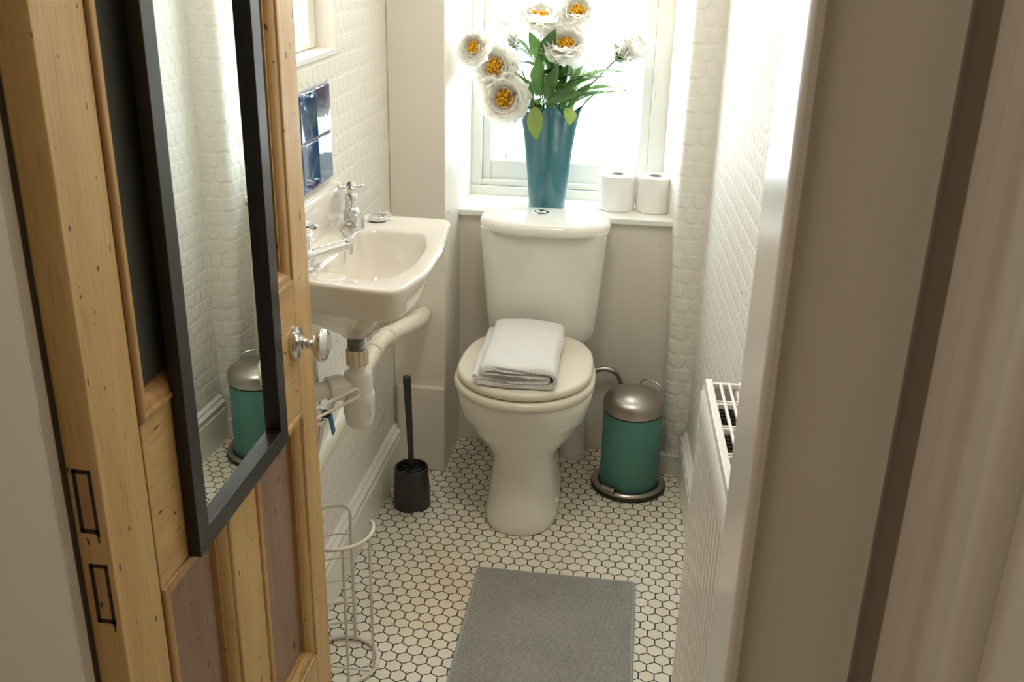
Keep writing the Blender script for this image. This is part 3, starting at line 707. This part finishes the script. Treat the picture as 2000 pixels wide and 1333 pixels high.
# isolating valve with blue lever
vv = thing('isolating_valve', 'small chrome isolating valve with blue lever under the basin', 'valve', (-0.655, 1.80, 0.55))
MB().tube(bez([(-0.645, 1.80, 0.70), (-0.645, 1.805, 0.62), (-0.645, 1.81, 0.57), (-0.645, 1.81, 0.52), (-0.650, 1.79, 0.47), (-0.655, 1.75, 0.43)], 8), 0.0065, 12).build('supply_tube', 'chrome', vv)
MB().lathe([(0.0001, -.02), (0.0115, -.018), (0.0115, -.008), (0.009, -.006), (0.009, .006), (0.0115, .008), (0.0115, .02), (0.0001, .022)], (-0.645, 1.812, 0.555), (0.05, -0.05, 1), 8).build('valve_body', 'chrome', vv)
MB().lathe([(0.0001, 0), (0.009, 0), (0.009, 0.009), (0.0001, 0.01)], (-0.635, 1.820, 0.558), (1, -0.3, 0), 14).build('valve_cap', 'rubber', vv)
MB().box(-0.626, -0.621, 1.822, 1.838, 0.502, 0.556, Matrix.Rotation(0.35, 3, 'X')).build('valve_lever', 'blue', vv, bev=0.002)
# glazed tiles
ts = thing('tile_splashback', 'navy blue glazed wall tiles above the basin', 'tiles', (LW, 1.95, 1.0))
MB().box(LW + 0.0003, LW + 0.004, 1.720, 2.099, 0.996, 1.203).build('grout_bed', 'grout', ts)
rnd = random.Random(4)
for i in range(4):
    for j in range(2):
        yb = 2.097 - i * 0.094; za = 0.999 + j * 0.102
        R = Matrix.Rotation(radians((0.3, -9.0, -6, -3)[i] * 0.35), 3, 'Z') @ Matrix.Rotation(radians(rnd.uniform(-.6, .6)), 3, 'Y')
        MB().box(LW + 0.0025, LW + 0.0085, yb - 0.0915, yb, za, za + 0.0985, R).build('glazed_tile', 'navy', ts, bev=0.0035, bseg=3)

# ================================================================== PEDAL BIN
BX, BY = 0.008, 2.61
pb = thing('pedal_bin', 'teal pedal bin with brushed steel lid beside the toilet', 'bin', (BX, BY, 0))
MB().lathe([(0.0001, 0), (0.106, 0), (0.109, 0.003), (0.109, 0.010), (0.107, 0.0125), (0.0001, 0.0125)], (BX, BY, 0), seg=56).build('rubber_foot', 'rubber', pb)
MB().lathe([(0.0001, 0.012), (0.106, 0.012), (0.107, 0.016), (0.104, 0.021), (0.097, 0.0235), (0.090, 0.022), (0.086, 0.019), (0.0001, 0.019)], (BX, BY, 0), seg=56).build('base_ring', 'steel', pb)
MB().lathe([(0.0001, 0.018), (0.0835, 0.018), (0.0845, 0.022), (0.0845, 0.244), (0.083, 0.248), (0.0001, 0.248)], (BX, BY, 0), seg=64).build('body', 'teal', pb)
MB().lathe([(0.0855, 0.2455), (0.0865, 0.249), (0.0825, 0.250)], (BX, BY, 0), seg=64, cap=False).build('seal', 'rubber', pb)
MB().lathe([(0.082, 0.250), (0.0865, 0.250), (0.0870, 0.2525), (0.0870, 0.272), (0.0855, 0.279), (0.081, 0.2865), (0.073, 0.294), (0.060, 0.301), (0.043, 0.3065), (0.022, 0.3095), (0.0001, 0.3105)], (BX, BY, 0), seg=64).build('lid', 'steel', pb, angle=60)
pa = radians(238); pd = Vector((cos(pa), sin(pa), 0)); pw = Vector((-sin(pa), cos(pa), 0))
pq = MB(); c = Vector((BX, BY, 0.030)) + pd * 0.082
def quadbar(a, b_, w, th):
    n = (b_ - a).cross(pw).normalized() * th / 2; u = pw * w / 2
    pq.loft([[a - u - n, a + u - n, a + u + n, a - u + n], [b_ - u - n, b_ + u - n, b_ + u + n, b_ - u + n]])
quadbar(c, c + pd * 0.024 + Vector((0, 0, 0.006)), 0.038, 0.003); quadbar(c + pd * 0.022 + Vector((0, 0, 0.007)), c + pd * 0.030 + Vector((0, 0, -0.002)), 0.042, 0.004)
pq.build('pedal', 'steel', pb, bev=0.001)
ha = radians(58); hd_ = Vector((cos(ha), sin(ha), 0)); hw_ = Vector((-sin(ha), cos(ha), 0)); hc = Vector((BX, BY, 0.268)) + hd_ * 0.083
MB().tube(bez([hc + hw_ * 0.036 + Vector((0, 0, .0)), hc + hw_ * 0.034 + hd_ * .004 + Vector((0, 0, .024)), hc + hw_ * 0.018 + hd_ * .006 + Vector((0, 0, .037)), hc - hw_ * 0.012 + hd_ * .008 + Vector((0, 0, .035)), hc - hw_ * 0.030 + hd_ * .008 + Vector((0, 0, .024)), hc - hw_ * 0.038 + hd_ * .006 + Vector((0, 0, .0))], 8), 0.0022, 8).build('wire_handle', 'steel', pb)

# ================================================================== TOILET BRUSH
QX, QY = -0.592, 2.393
tb = thing('toilet_brush', 'charcoal plastic toilet brush in its holder by the wall', 'toilet brush', (QX, QY, 0))
hb = MB(); n = 64; rr = []
def brim(z, r, cut=False):
    out = []
    for k in range(n):
        a = 2 * pi * k / n; zz = z
        if cut:
            for c_ in (-1.05, 1.2, 3.4):
                da = (a - c_ + pi) % (2 * pi) - pi
                if abs(da) < 0.2: zz = z + 0.012
        out.append((QX + r * cos(a), QY + r * sin(a), zz))
    return out
hb.loft([brim(0.0, 0.0525, True), brim(0.013, 0.0520), brim(0.06, 0.0495), brim(0.117, 0.0462), brim(0.120, 0.0452), brim(0.121, 0.043), brim(0.119, 0.0405), brim(0.10, 0.040), brim(0.04, 0.0405), brim(0.04, 0.001)], False, True)
hol = hb.build('holder', 'darkplastic', tb)
br = MB(); rnd = random.Random(2)
br.lathe([(0.0001, 0.098), (0.0125, 0.098), (0.0125, 0.108), (0.009, 0.112), (0.0001, 0.114)], (QX, QY, 0), seg=20)
for k in range(10):
    a = 2 * pi * k / 10; R = Matrix.Rotation(a, 3, 'Z'); u = R @ Vector((1, 0, 0)); w_ = R @ Vector((0, 1, 0)); q = Vector((QX, QY, 0.104))
    br.loft([[q + u * 0.010 - w_ * .0022 + Vector((0, 0, -.004)), q + u * 0.010 + w_ * .0022 + Vector((0, 0, -.004)), q + u * 0.010 + w_ * .0022 + Vector((0, 0, .006)), q + u * 0.010 - w_ * .0022 + Vector((0, 0, .006))],
             [q + u * 0.0385 - w_ * .0045 + Vector((0, 0, -.006)), q + u * 0.0385 + w_ * .0045 + Vector((0, 0, -.006)), q + u * 0.0385 + w_ * .0045 + Vector((0, 0, .004)), q + u * 0.0385 - w_ * .0045 + Vector((0, 0, .004))]])
br.build('splash_guard', 'darkplastic', tb)
MB().tube([(QX, QY, 0.10), (QX - .001, QY, 0.15), (QX - .003, QY, 0.22), (QX - .0055, QY, 0.30), (QX - .008, QY - .001, 0.385), (QX - .0082, QY - .001, 0.3935)], [0.0085, 0.0082, 0.0085, 0.0095, 0.0110, 0.0102], 20).build('handle', 'darkplastic', tb)
bb = MB()
for k in range(260):
    z = 0.045 + 0.045 * rnd.random(); a = rnd.uniform(0, 2 * pi); q = Vector((QX, QY, z)); u = Vector((cos(a), sin(a), rnd.uniform(-.3, .3)))
    bb.tube([q + u * .006, q + u * 0.034], 0.0006, 4)
bb.build('bristles', 'darkplastic', tb)['kind'] = 'stuff'

# ================================================================== TOILET ROLL STAND
SX, SY = -0.590, 1.718; SR = 0.079
st = thing('toilet_roll_stand', 'white wire toilet roll stand behind the door edge', 'roll stand', (SX, SY, 0))
def circ(r, z, a0, a1, n): return [(SX + r * cos(a0 + (a1 - a0) * k / n), SY + r * sin(a0 + (a1 - a0) * k / n), z) for k in range(n + 1)]
MB().tube(circ(SR, 0.006, 0, 2 * pi, 48)[:-1], 0.005, 10, True).build('base_ring', 'wire', st)
MB().tube(circ(SR, 0.345, radians(-175), radians(26), 40) + [(SX + .97 * SR * cos(radians(30)), SY + .97 * SR * sin(radians(30)), 0.346), (SX + .95 * SR * cos(radians(30)), SY + .95 * SR * sin(radians(30)), 0.340)], 0.0042, 10).build('rim_ring', 'wire', st)
for a in (-150, -105, -62, -12):
    MB().tube([(SX + SR * cos(radians(a)), SY + SR * sin(radians(a)), z) for z in (0.006, 0.345)], 0.0032, 8).build('upright', 'wire', st)
bk0, bk1 = radians(84), radians(155)
A0 = (SX + SR * cos(bk0), SY + SR * sin(bk0)); A1 = (SX + SR * cos(bk1), SY + SR * sin(bk1))
top = circ(SR, 0.352, bk0 + .12, bk1 - .12, 14)
MB().tube([(*A0, 0.006), (*A0, 0.15), (*A0, 0.32), (*A0, 0.340)] + top + [(*A1, 0.340), (*A1, 0.32), (*A1, 0.15), (*A1, 0.006)], 0.0042, 10).build('back_frame', 'wire', st)
for z in (0.046, 0.101, 0.160, 0.219, 0.281): MB().tube(circ(SR, z, bk0, bk1, 14), 0.0026, 8).build('cross_wire', 'wire', st)
MB().tube([(SX - SR * .9, SY - .03, 0.012), (SX + SR * .9, SY - .03, 0.012)], 0.0028, 8).build('cross_wire', 'wire', st)
px_, py_ = -0.628, 1.618
ad = Vector((0.44, 0.90, 0)).normalized(); aw = Vector((-ad.y * .35, ad.x * .35, 0.93))
tip = Vector((-0.536, 1.748, 0.650)); w2_ = 0.0088
loop = [tip - ad * 0.14 - aw * w2_] + [tip - ad * 0.05 - aw * w2_] + [tip - ad * w2_ + (ad * sin(a) - aw * cos(a)) * w2_ for a in [pi * k / 8 for k in range(9)]] + [tip - ad * 0.05 + aw * w2_, tip - ad * 0.14 + aw * w2_]
MB().tube(loop, 0.0030, 8).build('roll_arm', 'wire', st)
e0 = tip - ad * 0.14
MB().tube(bez([e0 + aw * w2_, e0 + Vector((0, 0, -.02)), (px_, py_, 0.55), (px_, py_ + .004, 0.30), (px_ + .0, py_ + .018, 0.006)], 6), 0.0045, 10).build('pole', 'wire', st)

# ================================================================== RADIATOR
rd = thing('radiator', 'white panel radiator on the right wall beside the doorway', 'radiator', (0.2, 1.35, 0.1))
RA = math.atan(-0.045); Rm = Matrix.Rotation(-RA, 3, 'Z')
RP = Vector((0.1195, 1.622, 0))       # far front corner; local u: into the wall, w: towards the viewer
def RL(u, w, z):
    v = Matrix.Rotation(0.045, 3, 'Z') @ Vector((u, -w, 0)); return RP + v + Vector((0, 0, z))
def rbox(mb, u0, u1, w0, w1, z0, z1):
    vs = [mb.bm.verts.new(RL(u, w, z)) for z in (z0, z1) for w in (w0, w1) for u in (u0, u1)]
    for f in ((0, 2, 3, 1), (4, 5, 7, 6), (0, 1, 5, 4), (2, 6, 7, 3), (0, 4, 6, 2), (1, 3, 7, 5)): mb.face([vs[i] for i in f])
RLn = 0.62; RB, RT = 0.115, 0.775
def rpanel(u_out, name):
    b = MB(); prof = []; n = 19; pitch = RLn / n
    for i in range(n):
        w0 = i * pitch; prof += [(w0 + .001, 0), (w0 + pitch * .56, 0), (w0 + pitch * .70, .0055), (w0 + pitch * .88, .0055)]
    prof += [(RLn, 0)]
    zs = [(RB, .006), (RB + .012, 0.0), (RB + .035, .0), (RB + .05, 1), (RT - .06, 1), (RT - .045, 0), (RT - .008, 0), (RT, .004)]
    G = []
    for z, k in zs:
        G.append([RL(u_out + (d if k == 1 else (k if k < 1 else 0)), w, z) for w, d in prof])
    b.grid(G)
    G2 = [[RL(u_out + 0.016, w, z) for w, d in prof] for z, k in zs]; b.grid(G2)
    rbox(b, u_out + .0035, u_out + .0155, 0.0005, RLn - .0005, RB + .003, RT - .002)
    return b.build(name, 'radiator', rd, angle=30)
rpanel(0.0, 'front_panel')
b = MB(); rbox(b, 0.056, 0.070, 0, RLn, RB, RT); b.build('rear_panel', 'radiator', rd, bev=0.003)
b = MB()
for k in range(46): rbox(b, 0.017, 0.055, 0.02 + k * .0128, 0.0215 + k * .0128, RB + .02, RT - .03)
b.build('convector_fins', 'fin', rd)
b = MB(); gz0, gz1 = RT + .001, RT + .012
rbox(b, 0.005, 0.0170, -.001, RLn + .001, gz0 - .012, gz1 + .004); rbox(b, 0.063, 0.073, -.001, RLn + .001, gz0 - .012, gz1)
for u in (0.0290, 0.0440): rbox(b, u, u + .0050, 0, RLn, gz0 + .004, gz1 - .001)
for k in range(0, 12):
    w0 = 0.074 + k * 0.092
    if w0 < RLn: rbox(b, 0.012, 0.064, w0, w0 + .005, gz0, gz1 - .0015); rbox(b, 0.012, 0.064, w0 + .010, w0 + .015, gz0, gz1 - .0015)
rbox(b, 0.012, 0.064, RLn - .012, RLn, gz0, gz1 - .0015); rbox(b, 0.012, 0.064, 0, .008, gz0, gz1 - .0015)
b.build('top_grille', 'radiator', rd, bev=0.0012)
for w0 in (0, RLn - .003):
    b = MB(); rbox(b, 0.002, 0.071, w0 - .001, w0 + .003, RB + .03, RT + .002); b.build('side_cheek', 'radiator', rd, bev=0.001)
for w0 in (0.12, RLn - .16):
    b = MB(); rbox(b, 0.070, 0.090, w0, w0 + .035, RB + .08, RT - .08); b.build('wall_bracket', 'radiator', rd)

# ================================================================== BATH MAT
bm_ = thing('bath_mat', 'grey woven bath mat on the tiled floor', 'mat', (-0.155, 1.81, 0))
mo = rounded([(-0.356, 2.116), (0.045, 2.119), (0.050, 1.50), (-0.346, 1.50)], 0.012, 5)
def mring(ins, z): return [( -0.155 + (u + .155) * (1 - ins / .2), 1.81 + (v - 1.81) * (1 - ins / .31), z) for u, v in mo]
MB().loft([mring(0.001, 0.0006), mring(0, 0.003), mring(0, 0.006), mring(0.0025, 0.0085), mring(0.006, 0.0085), mring(0.009, 0.0072)], True, False).build('binding', 'rugedge', bm_)
G = []; rnd = random.Random(7)
ny_, nx_ = 150, 100
for j in range(ny_ + 1):
    r = []
    for i in range(nx_ + 1):
        u = -0.348 + 0.386 * i / nx_ + 0.0065 * (1 - j / ny_) * 0; v = 1.508 + 0.602 * j / ny_
        xl = -0.3475 + (-0.0085) * (j / ny_) + 0.0085; xl = -0.3385 - 0.0095 * j / ny_; xr = 0.0425 - 0.005 * j / ny_
        r.append((xl + (xr - xl) * i / nx_, v, 0.0075 + rnd.uniform(0, .0014) + 0.0008 * sin(u * 35 + v * 12)))
    G.append(r)
MB().grid(G).build('pile', 'rug', bm_)

# ================================================================== SILL: ROLLS, VASE, FLOWERS
def roll(x, y, label):
    t = thing('toilet_roll', label, 'toilet roll', (x, y, 0.755), 'toilet rolls on the window sill')
    r = 0.0535; H = 0.104; z = 0.7555
    MB().lathe([(0.0205, z), (r - .002, z), (r, z + .002), (r + .0006, z + H * .5), (r, z + H - .003), (r - .0025, z + H - .0006), (0.03, z + H), (0.0205, z + H - .001), (0.0205, z)], (x, y, 0), seg=56, cap=False).build('paper', 'tissue', t)
    MB().lathe([(0.0204, z), (0.0204, z + H - .003), (0.0190, z + H - .003), (0.0190, z)], (x, y, 0), seg=32, cap=False).build('core', 'core', t)
roll(-0.0865, 2.908, 'white toilet roll on the sill, nearer to the vase')
roll(0.0230, 2.908, 'white toilet roll on the sill, against the right-hand corner')

VX, VY, VZ = -0.2905, 2.888, 0.7555
vs = thing('vase', 'tall teal glazed vase with fluted flared rim on the sill', 'vase', (VX, VY, VZ))
def vring(h, r, amp, wav, n=120):
    out = []
    for k in range(n):
        a = 2 * pi * k / n; f = cos(5 * a + 0.9)
        q = r + amp * (f + 0.25 * cos(10 * a + 1.8)); out.append((VX + q * cos(a), VY + q * sin(a), VZ + h + wav * f))
    return out
VP = [(0.0, .050, 0, 0), (0.004, .0545, 0, 0), (0.03, .0555, .0004, 0), (0.08, .0580, .0022, 0), (0.13, .0608, .0044, 0), (0.18, .0640, .0068, .002), (0.22, .0675, .0088, .006), (0.25, .0725, .0102, .011), (0.272, .0795, .0112, .015), (0.284, .0865, .0118, .017)]
rr = [vring(*p) for p in VP] + [vring(0.287, .0865, .0118, .017), vring(0.286, .0835, .0118, .017)] + [vring(h, r - .0045, a, w_) for h, r, a, w_ in reversed(VP[2:-1])] + [vring(0.02, .04, 0, 0)]
MB().loft(rr).build('vase_body', 'vase', vs, angle=70)

def frame_of(d):
    z = Vector(d).normalized(); x = z.cross(Vector((0, 0, 1)))
    if x.length < 1e-3: x = Vector((1, 0, 0))
    x.normalize(); return x, z.cross(x), z
def petal(mb, c, axis, az, L, Wd, open_, curl, rnd):
    """one cupped ruffled petal leaving c; open_ = angle from the axis"""
    x, y, z = axis; out = x * cos(az) + y * sin(az); side = z.cross(out)
    G = []; nu, nv = 8, 8; ph = rnd.uniform(0, 6)
    for i in range(nu + 1):
        u = i / nu; r = []
        ang = open_ * (0.55 + 0.75 * u) + curl * u * u
        s_ = L * u
        # integrate along a gentle arc
        q0 = Vector((0, 0, 0)); m = 6
        for k in range(m):
            a_ = open_ * (0.35 + 0.8 * u * (k + .5) / m) + curl * (u * (k + .5) / m) ** 2
            q0 += (z * cos(a_) + out * sin(a_)) * (s_ / m)
        nrm = (out * cos(ang) - z * sin(ang))
        wdt = Wd * (0.22 + 0.95 * sin(min(1, u * 1.02) * pi * 0.62) ** 0.9) * (1 - 0.35 * max(0, u - .82) / .18)
        for j in range(nv + 1):
            v = (j / nv - .5) * 2
            ruf = 0.05 * L * sin(v * 6 + ph) * u ** 3 + 0.04 * L * sin(v * 11 + ph * 2) * u ** 4
            cup = -0.32 * Wd * (v * v) * (1 - .3 * u)
            e = (0.05 * L * sin(v * 9 + ph) - 0.10 * L * v * v) * u ** 3
            r.append(c + q0 + side * (v * wdt / 2) + nrm * (cup + ruf) + (z * cos(ang) + out * sin(ang)) * e)
        G.append(r)
    mb.grid(G)
def leaf(mb, p0, d, L, Wd, droop=0.5, roll=0.0, fold=0.25):
    d = Vector(d).normalized(); sd = d.cross(Vector((0, 0, 1)))
    if sd.length < 1e-3: sd = Vector((1, 0, 0))
    sd.normalize(); sd = Matrix.Rotation(roll, 3, d) @ sd
    p = Vector(p0); nu = 9; dd = d.copy(); G = []
    for i in range(nu + 1):
        u = i / nu; up = sd.cross(dd).normalized()
        w_ = Wd * (sin(pi * min(1, u ** 0.85)) ** 0.85 if 0 < u < 1 else 0.02) * 0.5 + 0.0004
        G.append([p + sd * (v * w_) + up * (abs(v) * w_ * fold + 0.03 * L * sin(u * 5) * v * v) for v in (-1, -.5, 0, .5, 1)])
        p = p + dd * (L / nu); dd = (dd + Vector((0, 0, -droop / nu))).normalized()
    mb.grid(G)
def peony(head, axis, R, label, seed, size=1.0, openness=1.0, centre=True, base=None, leaves=(), via=None):
    rnd = random.Random(seed); head = Vector(head); ax = frame_of(axis)
    base = Vector(base) if base is not None else Vector((VX + rnd.uniform(-.03, .03), VY + rnd.uniform(-.03, .03), VZ + 0.04))
    f = thing('peony', label, 'flower', base, 'artificial peonies in the teal vase')
    mb = MB(); c = head - ax[2] * R * 0.45
    R *= 1.1; layers = [(9, 1.0, 1.15, 1.42, .55), (10, 1.05, 1.05, 1.22, .30), (10, 1.02, .98, 1.05, .1), (9, .92, .85, .92, -.05), (8, .72, .7, .78, -.15)]
    if not centre: layers = [(8, .95, 1.0, 1.05, -.1), (8, .95, .95, .80, -.35), (7, .88, .9, .58, -.45), (6, .8, .85, .40, -.45), (5, .7, .75, .24, -.4)]
    for li, (n_, l, w_, op, cu) in enumerate(layers):
        for k in range(n_):
            petal(mb, c, ax, 2 * pi * (k + .5 * (li % 2)) / n_ + rnd.uniform(-.15, .15), R * 1.12 * l * rnd.uniform(.92, 1.06), R * 0.98 * w_ * rnd.uniform(.9, 1.1), op * openness * rnd.uniform(.92, 1.08), cu, rnd)
    mb.build('petals', 'petal', f, angle=80)
    if centre:
        sm = MB(); cr = R * 0.46
        for k in range(120):
            a = k * 2.39996; r = cr * sqrt((k + .5) / 120); h = R * (0.52 + 0.16 * (1 - (r / cr) ** 2)) * rnd.uniform(.85, 1.15)
            q = c + (ax[0] * cos(a) + ax[1] * sin(a)) * r * 0.5; e = c + (ax[0] * cos(a) + ax[1] * sin(a)) * r + ax[2] * h
            sm.tube([q, (q + e) / 2 + ax[2] * .002, e], [0.0010, 0.0012, 0.0022], 5)
            sm.ball(e, 0.0034, 1, (1, 1, 1))
        tag(sm.build('stamens', 'stamen', f), 'golden yellow stamens')
    sb = MB(); sb.lathe([(0.0001, -.004), (R * .16, -.002), (R * .26, R * .12), (R * .2, R * .2), (0.0001, R * .22)], c - ax[2] * R * .08, ax[2], 12)
    for k in range(4):
        a = k * 1.57 + .4; o_ = ax[0] * cos(a) + ax[1] * sin(a); leaf(sb, c - ax[2] * R * .05, o_ * .9 + ax[2] * .5, R * .55, R * .28, 0.2)
    sb.build('sepals', 'leaf', f)
    tail = c - ax[2] * R * .1
    mid = Vector(via) if via is not None else Vector((VX + (head.x - VX) * .45, VY + (head.y - VY) * .45, VZ + .31))
    rd_ = Vector((mid.x - VX, mid.y - VY, 0)); rd_ = rd_.normalized() * min(.042, rd_.length)
    pts = bez([base, Vector((VX, VY, VZ + .27)) + rd_, mid, tail - ax[2] * R * .35 + Vector((0, 0, -.006)), tail], 7)
    MB().tube(pts, 0.0023, 8).build('stem', 'stem', f)
    if leaves:
        lb = MB()
        for (q, d, L, w_, dr, ro) in leaves: leaf(lb, q, d, L, w_, dr, ro)
        lb.build('leaves', 'leaf', f, angle=80)
    return f
def LV(rnd, n, cx, cz, sx=.03, dz=.05, L=(.06, .10)):
    out = []
    for k in range(n):
        a = rnd.uniform(0, 2 * pi); out.append(((cx + rnd.uniform(-sx, sx), VY + rnd.uniform(-.035, .02), cz + rnd.uniform(-dz, dz)), (cos(a) * .7, sin(a) * .45 - .15, rnd.uniform(.3, 1.0)), rnd.uniform(*L), rnd.uniform(.022, .036), rnd.uniform(.2, .9), rnd.uniform(-.6, .6)))
    return out
r_ = random.Random(11)
FZ = 0.7555
peony((-0.408, 2.815, 1.072), (-0.15, -1, 0.25), 0.066, 'peony lowest in the vase, facing out over its left rim', 1, leaves=LV(r_, 4, -0.33, 1.07))
peony((-0.440, 2.85, 1.150), (-0.22, -1, 0.30), 0.064, 'peony just above the lowest one on the left', 2, leaves=[((-0.40, 2.87, 1.09), (-.75, -.3, -.55), .075, .024, .3, 0.4)] + LV(r_, 3, -0.33, 1.10))
peony((-0.474, 2.70, 1.2187), (-0.42, -1, 0.25), 0.043, 'leftmost peony, turned towards the window reveal', 3, via=(-0.445, 2.925, 1.185), leaves=LV(r_, 2, -0.36, 1.11))
peony((-0.415, 2.945, 1.228), (-0.3, -0.4, 1.0), 0.072, 'small pale peony at the back left, no yellow showing', 4, centre=False, leaves=LV(r_, 3, -0.33, 1.12))
peony((-0.328, 2.90, 1.275), (0.06, -0.42, 1.0), 0.071, 'tallest peony near the middle, opening upward', 5, leaves=LV(r_, 6, -0.32, 1.13, dz=.06, L=(.07, .11)))
peony((-0.226, 2.90, 1.300), (0.1, -0.85, 0.75), 0.054, 'peony at the top right of the bunch', 6, leaves=LV(r_, 4, -0.26, 1.12))
peony((-0.252, 2.87, 1.208), (0.05, -0.62, 0.9), 0.066, 'peony below the top right one, above the green leaves', 7, leaves=LV(r_, 5, -0.25, 1.10))
peony((-0.078, 2.90, 1.207), (0.75, -0.25, 0.6), 0.076, 'half-closed peony on a long stem out to the right', 8, centre=False, openness=.9, via=(-0.21, VY, VZ + .32),
      leaves=[((-0.19, 2.88, 1.12), (.8, -.1, .65), .11, .03, .9, .2), ((-0.20, 2.87, 1.09), (.9, -.1, .35), .13, .032, .6, -.3), ((-0.22, 2.88, 1.06), (.85, 0, .5), .12, .03, .5, .3), ((-0.205, 2.86, 1.03), (.5, -.2, .9), .09, .03, .4, .4)] + LV(r_, 5, -0.235, 1.09))
gs = thing('leaf_spray', 'spray of green peony leaves spilling over the front of the vase rim', 'leaves', (VX, VY, VZ + .04))
MB().tube(bez([(VX, VY - .02, VZ + .04), (VX - .01, VY - .03, VZ + .2), (VX - .015, VY - .045, VZ + .30), (VX - .02, VY - .05, VZ + .36)], 6), 0.0022, 8).build('stem', 'stem', gs)
for q in (((-0.326, 2.795, 1.058), (0.12, -.35, -.40), .098, .050, 1.0, 0.75, .12), ((-0.228, 2.80, 1.058), (0.05, -.4, -.20), .058, .038, 1.0, -0.3, .12), ((-0.36, 2.81, 1.05), (-.25, -.2, -.5), .06, .03, .6, .5)):
    lb = MB(); leaf(lb, *q); tag(lb.build('drooping_leaf', 'lime', gs, angle=80), 'lime green drooping leaf')
lb = MB()
for q in LV(random.Random(5), 26, -0.280, 1.07, .06, .05, (.06, .105)): leaf(lb, *q)
leaf(lb, (-0.315, 2.84, 1.17), (-.35, -.1, 1), .09, .036, .3, 1.3); leaf(lb, (-0.315, 2.84, 1.17), (.35, -.1, 1), .10, .042, .3, -1.2); leaf(lb, (-0.31, 2.82, 1.08), (-.1, -.1, 1), .12, .045, .2, 1.5)
leaf(lb, (-0.29, 2.82, 1.07), (.2, -.1, 1), .11, .04, .3, 1.5); leaf(lb, (-0.295, 2.81, 1.06), (.8, -.1, .55), .11, .042, .5, .9); leaf(lb, (-0.25, 2.82, 1.05), (.3, -.1, 1), .11, .036, .3, 1.2); leaf(lb, (-0.23, 2.83, 1.05), (.6, 0, 1), .10, .034, .5, .6); leaf(lb, (-0.255, 2.84, 1.10), (.5, -.2, .5), .10, .04, .8, .2); leaf(lb, (-0.335, 2.83, 1.06), (-.4, -.1, .9), .10, .036, .4, -.9); leaf(lb, (-0.28, 2.85, 1.10), (-.2, 0, 1), .10, .04, .2, 0.9); leaf(lb, (-0.27, 2.86, 1.12), (.35, 0, 1), .10, .036, .4, 1.4); leaf(lb, (-0.24, 2.84, 1.09), (.75, -.2, .8), .12, .036, .8, .5)
lb.build('leaves', 'leaf', gs, angle=80)
